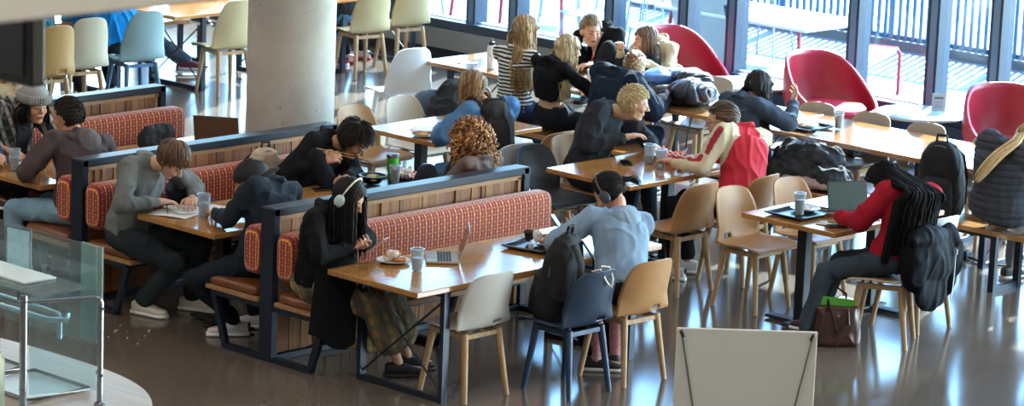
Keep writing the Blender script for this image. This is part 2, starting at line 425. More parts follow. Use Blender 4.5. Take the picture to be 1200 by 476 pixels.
for x, y, a, l in ((10.6, 6.05, 200, 'grey metal terrace chair seen between the v-neck woman and the next mullion'), (10.7, 7.05, 160, 'grey metal terrace chair behind the girl with long blonde hair'), (12.0, 7.3, 20, 'grey metal terrace chair farthest out behind the v-neck woman'),
                (10.1, 8.9, 180, 'grey metal terrace chair behind the white water bottle'), (12.2, 5.9, 10, 'grey metal terrace chair behind the woman in the cream top'), (12.3, 8.9, 40, 'grey metal terrace chair at the top edge beyond the left windows')):
    out_chair((x, y, 0), a, l)
o = G(); o.box((10.35, 5.15, .5), (.06, .75, .95), 0, Matrix.Rotation(R(-18), 3, 'Y')); o.box((10.28, 4.75, .45), (.03, .05, .9), 1, Matrix.Rotation(R(-18), 3, 'Y'))
tag(o.build('folded_table', [P('#c9cfd2', .4), P('#2c4c5c', .4)], bevel=.01), 'pale table top tipped against the window outside behind the cream top woman', 'table')
# ------------------------------------------------------------------ booths
def bolster(x0, x1, yc, zc, dy, dz, parent, name='backrest'):
    n = 28; prof = []
    for j in range(n):
        a = 2 * PI * j / n; e = .5
        c, s = math.cos(a), math.sin(a); prof.append((math.copysign(abs(c) ** e, c) * dy / 2, math.copysign(abs(s) ** e, s) * dz / 2))
    per = [0.]
    for j in range(n): p, q = prof[j], prof[(j + 1) % n]; per.append(per[-1] + math.hypot(p[0] - q[0], p[1] - q[1]))
    xs = [x0, x0 + .012, x0 + .04] + [x0 + .04 + (x1 - x0 - .08) * k / 12 for k in range(1, 12)] + [x1 - .04, x1 - .012, x1]
    sc = [.72, .93, 1] + [1] * 11 + [1, .93, .72]
    vs, uv = [], []
    for x, k in zip(xs, sc):
        for j in range(n + 1):
            p = prof[j % n]; vs.append((x, yc + p[0] * k, zc + p[1] * k)); uv.append((x, per[j]))
    fs = []
    for i in range(len(xs) - 1):
        for j in range(n): a = i * (n + 1) + j; fs.append((a, a + 1, a + n + 2, a + n + 1))
    for i0, flip in ((0, 0), ((len(xs) - 1) * (n + 1), 1)):
        b = len(vs); vs += [vs[i0 + j] for j in range(n)]; uv += [(vs[i0 + j][1], vs[i0 + j][2]) for j in range(n)]
        fs.append(tuple(b + j for j in (range(n) if flip else reversed(range(n)))))
    me = bpy.data.meshes.new(name); me.from_pydata(vs, [], fs); me.update(); ul = me.uv_layers.new(name='UVMap')
    for lp in me.loops: ul.data[lp.index].uv = uv[lp.vertex_index]
    me.validate(); return link(name, me, M_uph, parent, ang=50)
def booth(y, near, back, wl):
    L = 2.33; H = .995; nm = wl
    t = thing('booth_partition', nm, 'partition', (0, y, 0), 0, 'booth dividers')
    g = G()
    for x in (0.0, L - .04): g.box((x + .02, 0, H / 2), (.055, .12, H))
    g.box((L / 2, 0, H - .02), (L, .12, .05)); g.box((L / 2, 0, .02), (L, .1, .04)); g.build('frame', M_steel, t, bevel=.004, smooth=False)
    g = G(); x = .07; random.seed(int(y * 10) + 3)
    while x < L - .08:
        w = random.choice((.035, .05, .07, .028)); w = min(w, L - .07 - x); g.box((x + w / 2, 0, .5), (w - .002, .05 + random.choice((0, .014, .022)), .9)); x += w
    o = g.build('batten_panel', M_slat, t, smooth=False)
    g = G(); g.box((L / 2, 0, .93), (L - .1, .085, .028)); g.box((.055, 0, .49), (.026, .085, .88)); g.box((L - .075, 0, .49), (.026, .085, .88)); g.build('trim', M_trim, t, smooth=False)
    for s, lb in ((-1, near), (1, back)):
        if not lb: continue
        b = thing('booth_bench', lb, 'bench', (0, y, 0), 0, 'booth benches')
        bolster(.0, L + .06, s * .155, .695, .17, .315, b)
        g = G(); g.box((L / 2, s * .335, .43), (L - .0, .46, .065)); o = g.build('seat_cushion', M_leather, b, bevel=.028, seg=4)
        g = G(); g.box((L / 2, s * .33, .385), (L + .02, .50, .028)); g.build('seat_board', M_trim, b, bevel=.003, smooth=False)
        for x in (.02, L / 2, L - .02):
            g = G(); g.bar((x, s * .06, .355), (x, s * .53, .355), .045, .035); g.bar((x, s * .525, .36), (x, s * .40, 0.01), .045, .035, up=V((1, 0, 0))); g.bar((x, s * .06, .018), (x, s * .42, .018), .045, .032)
            g.build('leg_frame', M_steel, b, smooth=False)
        g = G(); g.box((L / 2, s * .5, .355), (L - .04, .03, .035)); g.build('seat_rail', M_steel, b, smooth=False)
booth(0, 'booth bench with leather seat where the woman in white headphones sits', 'booth bench with leather seat where the person in the backward cap sits', 'low walnut batten booth divider with black cap, nearest the front')
booth(1.914, 'booth bench with leather seat under the man in the grey shirt', 'booth bench with leather seat under the person in the brown hoodie', 'middle walnut batten booth divider running in front of the concrete column')
booth(3.828, 'booth bench where the man in the grey beanie sits', 'booth bench on the far side of the rear divider', 'rear walnut batten booth divider behind the man in the beanie')
# ------------------------------------------------------------------ tables
def xframe(g, p, along, w, h=.7):
    """rectangular steel frame with crossed rods, standing at p, its width w running along 'along'"""
    a = V(p) - V(along) * w / 2; b = V(p) + V(along) * w / 2; up_ = V(along)
    g.bar(a, a + V((0, 0, h)), .05, .035, up=up_); g.bar(b, b + V((0, 0, h)), .05, .035, up=up_)
    z = V((0, 0, 1))
    g.bar(a + z * .0175, b + z * .0175, .035, .035); g.bar(a + z * (h - .018), b + z * (h - .018), .035, .035)
    g.tube([a + z * (h - .05), b + z * .05], .007, 6); g.tube([b + z * (h - .05), a + z * .05], .007, 6)
def ltable(x0, x1, y0, y1, label, frames, axis='x', nm='dining_table', top=None, grp=None):
    cx, cy = (x0 + x1) / 2, (y0 + y1) / 2
    t = thing(nm, label, 'table', (cx, cy, 0), 0, grp)
    g = G(); g.box((0, 0, .722), (x1 - x0, y1 - y0, .036)); g.build('tabletop', top or (M_wood if axis == 'x' else M_woody), t, bevel=.005, smooth=False)
    for q in frames:
        g = G()
        if axis == 'x': xframe(g, (q - cx, 0, 0), (0, 1, 0), (y1 - y0) - .07)
        else: xframe(g, (0, q - cy, 0), (1, 0, 0), (x1 - x0) - .1)
        g.build('leg_frame', M_steel, t, smooth=True)
    return t
def ptable(x0, x1, y0, y1, label, px, nm='pedestal_table', grp=None):
    cx, cy = (x0 + x1) / 2, (y0 + y1) / 2
    t = thing(nm, label, 'table', (cx, cy, 0), 0, grp)
    g = G(); g.box((0, 0, .722), (x1 - x0, y1 - y0, .036)); g.build('tabletop', M_wood, t, bevel=.005, smooth=False)
    for q in px:
        g = G(); g.box((q - cx, 0, .36), (.075, .075, .7)); g.box((q - cx, 0, .695), (.12, .5, .02)); g.build('pedestal', M_black, t, bevel=.006, smooth=False)
        g = G(); g.box((q - cx, 0, .02), (.09, .56, .022)); g.box((q - cx, 0, .02), (.3, .09, .02)); g.build('foot', M_black, t, bevel=.008, smooth=False)
    return t
ltable(-.1, 2.13, -1.45, -.66, 'long oak table on black crossed-rod frames in front of the near booth', (.18, 1.9))
ptable(-.02, 2.33, .49, 1.26, 'oak booth table between the capped person and the man in grey', (.4, 1.9))
ptable(.02, 2.3, 2.34, 3.12, 'oak booth table between the brown hoodie and the beanie man', (.5, 1.9))
G3 = 'small oak pedestal tables'
ptable(3.36, 4.52, 1.87, 2.66, 'oak pedestal table with the pasta plate in front of the denim jacket woman', (3.6, 4.25), grp=G3)
ptable(3.36, 4.52, -.07, .74, 'oak pedestal table between the blond man and the red raglan shirt', (3.62, 4.25), grp=G3)
ptable(3.33, 4.56, -1.93, -1.12, 'oak pedestal table with the open laptop at the woman with braids', (3.53, 4.3), grp=G3)
GR = 'window-side communal tables in one row'
for a, b, l in ((2.78, 4.64, 'oak communal table at the left end of the row, with the water bottle'), (.92, 2.75, 'oak communal table under the blue puffer jacket'), (-.94, .89, 'oak communal table glaring white beside the black backpack'), (-2.8, -.97, 'oak communal table behind the woman in the quilted coat')):
    ltable(5.95, 6.83, a, b, l, (a + .3, b - .3), 'y', 'communal_table', grp=GR)
GB = 'long benches by the communal tables'
for a, b, l in ((2.28, 4.0, 'oak bench under the girls in stripes and black'), (.29, 2.24, 'oak bench between the bun girl and the dark haired woman'), (-2.05, .25, 'oak bench with the black backpack at the right edge')):
    cy = (a + b) / 2; t = thing('long_bench', l, 'bench', (5.58, cy, 0), 0, GB)
    g = G(); g.box((0, 0, .43), (.37, b - a, .038)); g.build('seat', M_woody, t, bevel=.005, smooth=False)
    for q in (a + .28, b - .28):
        g = G(); w = .31; p = V((0, q - cy, 0)); z = V((0, 0, 1)); A = p - V((w / 2, 0, 0)); B = p + V((w / 2, 0, 0))
        g.bar(A, A + z * .41, .05, .04); g.bar(B, B + z * .41, .05, .04); g.bar(A + z * .02, B + z * .02, .04, .04); g.bar(A + z * .39, B + z * .39, .04, .04)
        g.build('leg_frame', M_steel, t, smooth=False)
    g = G(); g.box((-.12, 0, .395), (.03, b - a - .5, .03)); g.build('rail', M_steel, t, smooth=False)
# far tables on the left
ltable(5.72, 7.55, 7.66, 8.46, 'sunlit oak table at the top left, behind the lone cream chair', (6.1, 7.2), 'x', 'far_table')
ltable(7.68, 9.1, 7.66, 8.46, 'oak table beyond the column where two cream chairs stand', (7.9, 8.85), 'x', 'far_table')
ltable(3.6, 5.6, 7.92, 8.6, 'oak table at the top left edge in front of the blue jacket', (3.95, 5.3), 'x', 'far_table')
t = thing('long_bench', 'oak bench behind the far left table under the person in jeans', 'bench', (6.3, 9.1, 0), 0, GB)
g = G(); g.box((0, 0, .43), (2.2, .37, .038)); g.build('seat', M_wood, t, bevel=.005, smooth=False)
for q in (-.85, .85):
    g = G(); z = V((0, 0, 1)); A = V((q, -.15, 0)); B = V((q, .15, 0))
    g.bar(A, A + z * .41, .05, .04); g.bar(B, B + z * .41, .05, .04); g.bar(A + z * .02, B + z * .02, .04, .04); g.build('leg_frame', M_steel, t, smooth=False)
# ------------------------------------------------------------------ shell chairs
def shell_pt(u, v, W=1., curl=.07, H=1.):
    prof = [(.225, .432), (.20, .452), (.10, .450), (0, .442), (-.10, .440), (-.165, .462), (-.20, .52), (-.222, .60), (-.243, .69), (-.262, .78), (-.27, .815)]
    k = v * (len(prof) - 1); i = min(int(k), len(prof) - 2); t = k - i
    def cr_(a, b, c, d): return .5 * (2 * b + (c - a) * t + (2 * a - 5 * b + 4 * c - d) * t * t + (3 * b - a - 3 * c + d) * t ** 3)
    q = [prof[max(0, min(len(prof) - 1, i + o))] for o in (-1, 0, 1, 2)]
    x = cr_(*[p[0] for p in q]); z = cr_(*[p[1] for p in q])
    s = 2 * u - 1
    hw = .222 if v < .45 else .222 - (.045 if H == 1 else .05) * ((v - .45) / .55)
    if z > .462: z = .462 + (z - .462) * H; x -= (H - 1) * .09 * (z - .462)
    if H > 1 and v > .62: hw *= (max(0, 1 - ((v - .62) / .3805) ** 2.6)) ** .5 * .9 + .1
    elif v > .72: hw *= (max(0, 1 - ((v - .72) / .2805) ** 2.6)) ** .5 * .86 + .14
    if v < .1: hw *= .86 + .14 * (v / .1) ** .5
    y = s * hw * W
    if v < .5: z += .028 * abs(s) ** 3 * min(1, v * 4)
    back = max(0, min(1, (v - .45) / .2)); x += curl * min(1, abs(y) / (.2 * W)) ** 2.2 * back
    return V((x, y, z))
_chairs = {}
def chair(loc, rz, label, shell, legs='wood', slot=True, group='shell chairs', W=1.08, H=1.):
    key = (shell, legs, slot, W, H)
    if key in _chairs: return dup(_chairs[key], loc, rz, label, group)
    t = thing('shell_chair', label, 'chair', loc, rz, group)
    sm = P(shell, .42); lm = M_leg if legs == 'wood' else P(legs, .42)
    g = G(); nu, nv = 22, 44
    sk = (lambda u, v: .22 < u < .42 and .525 < v < .57) if slot else None
    g.grid(lambda u, v: shell_pt(u, v, W, H=H), nu, nv, skip=sk); g.build('seat_shell', sm, t, solid=.011, ang=60)
    for sx in (-1, 1):
        for sy in (-1, 1):
            g = G(); a = V((.135 * sx, .145 * sy, .425)); b = V((.195 * sx, .185 * sy, 0))
            g.tube([a, b], [.025, .0165], 10); g.build('leg', lm, t)
    g = G()
    for sy in (-1, 1): g.bar((.14, .146 * sy, .408), (-.14, .146 * sy, .408), .026, .034)
    for sx in (-1, 1): g.bar((.137 * sx, .15, .402), (.137 * sx, -.15, .402), .024, .03)
    g.build('seat_rail', lm, t, bevel=.003, smooth=False)
    _chairs[key] = t; return t
TAN = '#a87c50'; CREAM = '#cfc3a8'
GN = 'shell chairs at the front table'; GT = 'tan shell chairs at the pedestal tables'
chair((.45, -1.33, 0), 90, 'light grey shell chair on pale wood legs in front of the long table', '#b9b6b1', group=GN)
chair((1.01, -1.68, 0), 90, 'navy blue shell chair with navy legs carrying the black backpack', '#1d2d42', '#223a58', group=GN)
chair((1.52, -1.69, 0), 88, 'tan shell chair behind the person in the light blue hoodie', TAN, group=GN)
chair((3.66, -.98, 0), -90, 'tan shell chair pulled up to the left side of the laptop table', TAN, group=GT)
chair((4.24, -1.02, 0), -90, 'tan shell chair tucked in behind the open laptop', TAN, group=GT)
chair((3.62, -.30, 0), 90, 'empty tan shell chair with its back to the light blue hoodie', TAN, group=GT)
chair((4.2, -.38, 0), 96, 'tan shell chair under the person in the red raglan shirt', TAN, group=GT)
chair((3.62, .90, 0), -90, 'dark grey shell chair on wood legs beside the blond man', '#33373d', group=GT)
chair((4.12, 1.02, 0), -90, 'tan shell chair under the blond man in the dark sweater', TAN, group=GT)
chair((4.22, 1.62, 0), 90, 'tan shell chair at the right side of the pasta table', TAN, group=GT)
chair((3.62, 1.50, 0), 90, 'white shell chair under the denim jacket woman', '#c5ccd2', group=GT)
chair((3.66, 2.86, 0), -90, 'tan shell chair at the far side of the pasta table, beside the column', TAN, group=GT)
chair((4.24, 2.92, 0), -90, 'cream shell chair at the far side of the pasta table', '#cfc4b2', group=GT)
chair((3.60, -2.16, 0), 118, 'pale wood legged chair under the woman with braids', '#b9a287', group=GT)
chair((4.12, -2.02, 0), 90, 'white shell chair to the right of the woman with braids', '#cfd3d6', group=GT)
chair((5.88, 4.84, 0), 74, 'white shell chair with white legs at the left end of the communal row', '#e4e8ec', '#dfe3e6', False, 'pale chairs in the sun', 1.1, 1.15)
GF = 'shell chairs along the window side of the row'
for y, l in ((1.02, 'pale shell chair across the table from the dark haired woman, by her hand'), (.47, 'grey shell chair right of the iced drink across the white table'), (-.07, 'grey shell chair below the round table with the sign'), (-.70, 'grey shell chair right behind the black backpack')):
    chair((6.65, y, 0), 180, l, '#9b9186', group=GF)
chair((6.9, 2.3, 0), 180, 'grey shell chair across the row from the bun girl', '#9b9186', group=GF)
chair((7.1, 3.02, 0), 180, 'grey shell chair under the woman in the cream top', '#9b9186', group=GF)
chair((7.1, 3.72, 0), 180, 'grey shell chair under the woman in the black v-neck', '#9b9186', group=GF)
GC = 'cream shell chairs at the far tables'
YC = '#b5a47c'
chair((6.20, 7.50, 0), 80, 'cream shell chair alone at the sunlit table left of the column', YC, 'wood', False, GC, 1.08, 1.30)
chair((7.95, 7.50, 0), 80, 'cream shell chair just right of the column, red shoes beneath', YC, 'wood', False, GC, 1.08, 1.30)
chair((8.60, 7.60, 0), 80, 'cream shell chair beside the first window, second right of the column', YC, 'wood', False, GC, 1.08, 1.30)
chair((5.04, 7.42, 0), 80, 'pale blue shell chair with blue legs behind the blue jacket', '#7d979c', '#3f6482', False, GC, 1.08, 1.30)
chair((4.36, 7.38, 0), 80, 'cream shell chair left of the pale blue one', '#b3aa94', 'wood', False, GC, 1.08, 1.30)
chair((3.84, 7.2, 0), 82, 'tan shell chair with a handle slot under the teal shirt', '#a5804e', 'wood', True, GC, 1.08, 1.30)
# ------------------------------------------------------------------ red lounge chairs and round tables
_red = [None]
def lounge(loc, rz, label):
    if _red[0]: return dup(_red[0], loc, rz, label)
    t = thing('lounge_chair', label, 'armchair', loc, rz, 'red egg lounge chairs at the window'); m = P('#a5263a', .33)
    def rim(a):
        c = math.cos(a); k = (1 - c) / 2                       # 0 front, 1 back
        k = k ** 1.25; r = .40 - .02 * k
        return V((math.cos(a) * (.41 if c > 0 else .36) - .03 * k, math.sin(a) * .40, .40 + .44 * (k * k * (3 - 2 * k))))
    def f(u, v):
        a = 2 * PI * u; p = rim(a); s = v; base = V((math.cos(a) * .13, math.sin(a) * .13, .17))
        q = base.lerp(p, s); bulge = math.sin(PI * min(1, s)) * .11; q += V((math.cos(a), math.sin(a), 0)) * bulge
        q.z = .17 + (p.z - .17) * (s ** 1.5); return q
    g = G(); g.grid(f, 56, 22, loopu=True); 
    g.lathe((0, 0, 0), [(.0, .168), (.14, .168)], 56); g.build('shell', m, t, solid=.035, ang=70)
    g = G(); g.lathe((.03, 0, 0), [(.0, .34), (.25, .34), (.30, .37), (.30, .395), (.27, .42), (.15, .43), (0, .432)], 40); g.build('seat_cushion', m, t)
    g = G(); g.lathe((0, 0, 0), [(.27, 0), (.27, .012), (.05, .03), (.03, .06), (.03, .18), (.12, .185)], 32); g.build('swivel_base', M_chrome, t)
    _red[0] = t; return t
lounge((8.76, 4.05, 0), -95, 'red egg lounge chair behind the woman in the cream top')
lounge((8.76, 2.36, 0), -100, 'red egg lounge chair left of the round table with the sign')
lounge((8.68, .36, 0), -120, 'red egg lounge chair at the right edge above the ponytail')
def round_table(loc, label):
    t = thing('round_side_table', label, 'table', loc, 0, 'round white tables at the window')
    g = G(); g.lathe((0, 0, 0), [(0, .475), (.365, .475), (.385, .482), (.385, .497), (.378, .503), (0, .503)], 56); g.build('tabletop', P('#a3abb0', .22, coat=.4), t, ang=50)
    g = G(); g.lathe((0, 0, 0), [(.025, .02), (.025, .475)], 20); g.build('pedestal', M_chrome, t)
    g = G(); g.lathe((0, 0, 0), [(.24, 0), (.24, .01), (.04, .022), (0, .022)], 40); g.build('foot', M_chrome, t)
    return t
round_table((8.68, 1.33, 0), 'round white side table holding the small sign between two red chairs')
round_table((8.58, 3.16, 0), 'round white side table left of the middle red chair, behind dark hair')
# ------------------------------------------------------------------ foreground counter, sneeze guard, easel board, screen
pts = [(-3.09, -1.1), (-3.05, -1.5), (-3.03, -2.09), (-3.08, -2.42), (-3.18, -2.66), (-3.33, -2.86), (-3.6, -3.02), (-4., -3.1), (-4.6, -3.1), (-4.6, 0.2), (-3.15, .2), (-3.09, 0)]
def slab(pts, z0, z1, mi=0, k=1., c=(0, 0)):
    g = G(); n = len(pts)
    q = [(c[0] + (p[0] - c[0]) * k, c[1] + (p[1] - c[1]) * k) for p in pts]
    g.rings([[V((p[0], p[1], z0)) for p in q], [V((p[0], p[1], z1)) for p in q]], mi); return g
def rnd(pts, it=2):
    for _ in range(it):
        o = []
        for i, p in enumerate(pts):
            q = pts[(i + 1) % len(pts)]; o += [(p[0] * .75 + q[0] * .25, p[1] * .75 + q[1] * .25), (p[0] * .25 + q[0] * .75, p[1] * .25 + q[1] * .75)]
        pts = o
    return pts
t = thing('serving_counter', 'curved wood-laminate serving counter at the bottom left corner', 'counter')
slab(rnd(pts), .862, .9).build('countertop', wood('counter_laminate', '#a39286', '#8b7b70', 'y', .3, .3), t, bevel=.006, smooth=False)
slab(rnd(pts), 0, .862, k=.86, c=(-4, -1.4)).build('cabinet', P('#4d443e', .6), t, smooth=False)
t = thing('sneeze_guard', 'steel tube and glass sneeze guard on the counter at bottom left', 'glass guard', (0, 0, 0))
A = V((-3.86, -2.50, .9)); B = V((-3.50, -2.65, .9)); z = V((0, 0, 1))
g = G(); g.tube([A, A + z * .585], .019, 14); g.lathe(A, [(.035, 0), (.035, .012), (.02, .02)], 20); g.build('post', M_chrome, t)
g = G(); dr = (B - A).normalized(); g.tube([A + z * .555, A + z * .555 + dr * .02, B + z * .555 - dr * .03, B + z * .547 - dr * .012, B + z * .525, B], .015, 12); g.lathe(B, [(.03, 0), (.03, .012), (.016, .02)], 20); g.build('rail', M_chrome, t)
M_sg = m_glass('guard_glass', '#e6f3f6', 1.2, .06)
g = G(); g.bar(A + z * .33 + dr * .03, B + z * .33 - dr * .02, .006, .5, up=z); o = g.build('glass_pane', M_sg, t, smooth=False)
g = G(); g.box((-3.53, -1.70, 1.46), (.01, 1.9, .50)); g.build('glass_pane', M_sg, t, smooth=False)
g = G(); g.box((-3.70, -1.72, 1.50), (.32, 1.8, .01)); g.build('glass_shelf', M_sg, t, smooth=False)
g = G(); g.box((-3.5, -2.58, 1.46), (.012, .16, .49)); g.build('edge_panel', m_glass('frosted_glass', '#c3d8d4', .6, .35), t, smooth=False)
for q in (A + z * .56, A + z * .1, B + z * .50, B + z * .16):
    g = G(); g.tube([q - V((.02, .03, 0)), q + V((.01, .03, 0))], .012, 10); g.build('clamp', M_chrome, t)
o = G(); o.box((-3.68, -1.85, 1.513), (.20, 1.1, .012)); tag(o.build('serving_sheet', P('#cfd6d6', .4, bump=.4, bs=30), bevel=.004), 'white ribbed sheet lying on the glass shelf of the guard', 'tray')
t = thing('tray_slide', 'bent steel tube tray slide behind the guard glass', 'rail', (0, 0, 0))
g = G(); g.tube([(-3.3, -1.0, 1.22), (-3.3, -2.0, 1.22), (-3.3, -2.06, 1.22), (-3.32, -2.1, 1.20), (-3.32, -2.1, 1.1)], .014, 10); g.tube([(-3.42, -1.0, 1.22), (-3.42, -2.12, 1.22), (-3.35, -2.2, 1.22), (-3.28, -2.12, 1.22)], .014, 10); g.build('tube', M_chrome, t)
g = G(); g.box((-3.36, -1.6, 1.06), (.05, .05, .31)); g.build('bracket', M_black, t, smooth=False)
t = thing('menu_holder', 'clear upright menu holder with a printed card behind the guard', 'sign', (-3.40, -1.86, 1.37), -80)
g = G(); g.box((0, 0, .15), (.15, .006, .24), 0); g.build('card', P('#c7d6dd', .5, var=.2, vs=25), t, smooth=False)
g = G(); g.box((0, .008, .15), (.165, .004, .26)); g.build('pane', M_glass, t, smooth=False)
g = G(); g.box((0.083, 0, .15), (.006, .012, .26)); g.box((-0.083, 0, .15), (.006, .012, .26)); g.box((0, 0, .278), (.16, .012, .006)); g.tube([(0, 0, .02), (0, 0, -.1)], .006, 8); g.build('frame', M_black, t, smooth=False)
for i, (x, y, l) in enumerate(((-3.56, -2.18, 'steel rimmed serving tray lined white, in front beside the post'), (-3.56, -1.66, 'steel rimmed serving tray behind the first, cut by the left edge'))):
    t = thing('serving_tray', l, 'tray', (x, y, .9), 0, 'steel rimmed trays on the counter')
    g = G(); g.box((0, 0, .006), (.36, .42, .006)); g.build('liner', P('#c6d2d6', .4), t, smooth=False)
    g = G(); a = [(-.19, -.22, .012), (.19, -.22, .012), (.19, .22, .012), (-.19, .22, .012)]; g.tube(a, .011, 8, loop=True); g.build('rim', M_chrome, t)
t = thing('utensil_jar', 'pale green jar at the very bottom left corner', 'jar', (-3.98, -2.42, .9)); g = G(); g.lathe((0, 0, 0), [(.05, 0), (.055, .02), (.055, .26), (.045, .28), (.045, .30)], 24); g.build('body', P('#8f9c8c', .35), t)
g = G(); g.lathe((0, 0, 0), [(.05, .295), (.05, .31), (0, .315)], 24); g.build('lid', P('#a9b3a4', .4), t)
bx = (-.65, -4.44); ba = math.degrees(math.atan2(-.5, .5))
t = thing('presentation_board', 'blank off-white board held by two grey cords at the bottom centre', 'board', (bx[0], bx[1], 0), ba)
g = G(); g.box((0, 0, .72), (.735, .02, .97)); g.build('panel', P('#dddcd4', .7, bump=.1, bs=40), t, bevel=.004, smooth=False)
for s in (-1, 1):
    g = G(); g.tube([(s * .345, -.016, 1.195), (s * .20, -.02, .45)], .0045, 8); g.build('cord', P('#5d5f62', .6), t)
    g = G(); g.cap((s * .345, -.018, 1.19), (s * .335, -.018, 1.165), .009, .009, 8); g.build('clip', P('#3a3c40', .4, .5), t)
g = G(); g.tube([(-.3, .02, 1.1), (-.32, .06, 0)], .012, 8); g.tube([(.3, .02, 1.1), (.32, .06, 0)], .012, 8); g.tube([(0, .02, 1.1), (0, .45, 0)], .012, 8); g.tube([(-.3, .03, .6), (.3, .03, .6)], .01, 8); g.build('stand', P('#3a3c40', .4, .5), t)
t = thing('hanging_screen', 'black flat television hanging at the top left corner', 'television', (-7.2, -6.33, 3.80), 0)
g = G(); g.box((0, 0.0, 0), (.06, 1.1, .62)); g.build('housing', P('#0d1219', .4), t, bevel=.01, smooth=False)
g = G(); g.box((-.033, 0, 0), (.006, 1.04, .56)); g.build('screen', P('#101b2b', .25), t, smooth=False)
g = G(); g.tube([(0, 0, .3), (0, 0, 2.66)], .03, 12); g.build('mount', M_black, t)
# ------------------------------------------------------------------ light
sc = bpy.context.scene; w = bpy.data.worlds.new('world'); sc.world = w; w.use_nodes = True
nt = w.node_tree; bg = nt.nodes['Background']; sk = nt.nodes.new('ShaderNodeTexSky'); sk.sky_type = 'NISHITA'; sk.sun_disc = False
sk.sun_elevation = R(32); sk.sun_rotation = R(120); sk.air_density = 1.2; mxn = NT(nt).mix(1., sk.outputs[0], (.72, .88, 1.08, 1), 'MULTIPLY'); nt.links.new(mxn, bg.inputs[0]); bg.inputs[1].default_value = 3.1
def sun(dirv, s, col, ang=.6):
    l = bpy.data.lights.new('sun', 'SUN'); l.energy = s; l.color = col; l.angle = R(ang); o = bpy.data.objects.new('sun', l); C.objects.link(o)
    o.rotation_euler = V(dirv).to_track_quat('-Z', 'Y').to_euler(); o.location = (20, 10, 12)
sun((-.74, -.30, -.535), 42., (1, .95, .88))
def fill_lamp(x, y, s, e, col):  # added fill lamps overhead, unseen and without fixtures; stronger towards the camera side
    l = bpy.data.lights.new('fill_light', 'AREA'); l.shape = 'SQUARE'; l.size = s; l.energy = e; l.color = col
    o = bpy.data.objects.new('fill_light', l); C.objects.link(o); o.location = (x, y, 6.45)
for x in (-11, -5, .5, 5.5):
    for y in (-11, -4, 2.5, 9): fill_lamp(x, y, 2.2, 70 if x > -4 else 120, (1, .93, .84))
sc.view_settings.view_transform = 'Standard'; sc.view_settings.look = 'None'; sc.view_settings.gamma = 1; sc.view_settings.use_curve_mapping = False
sc.view_settings.exposure = 0.0
sc.cycles.use_denoising = True
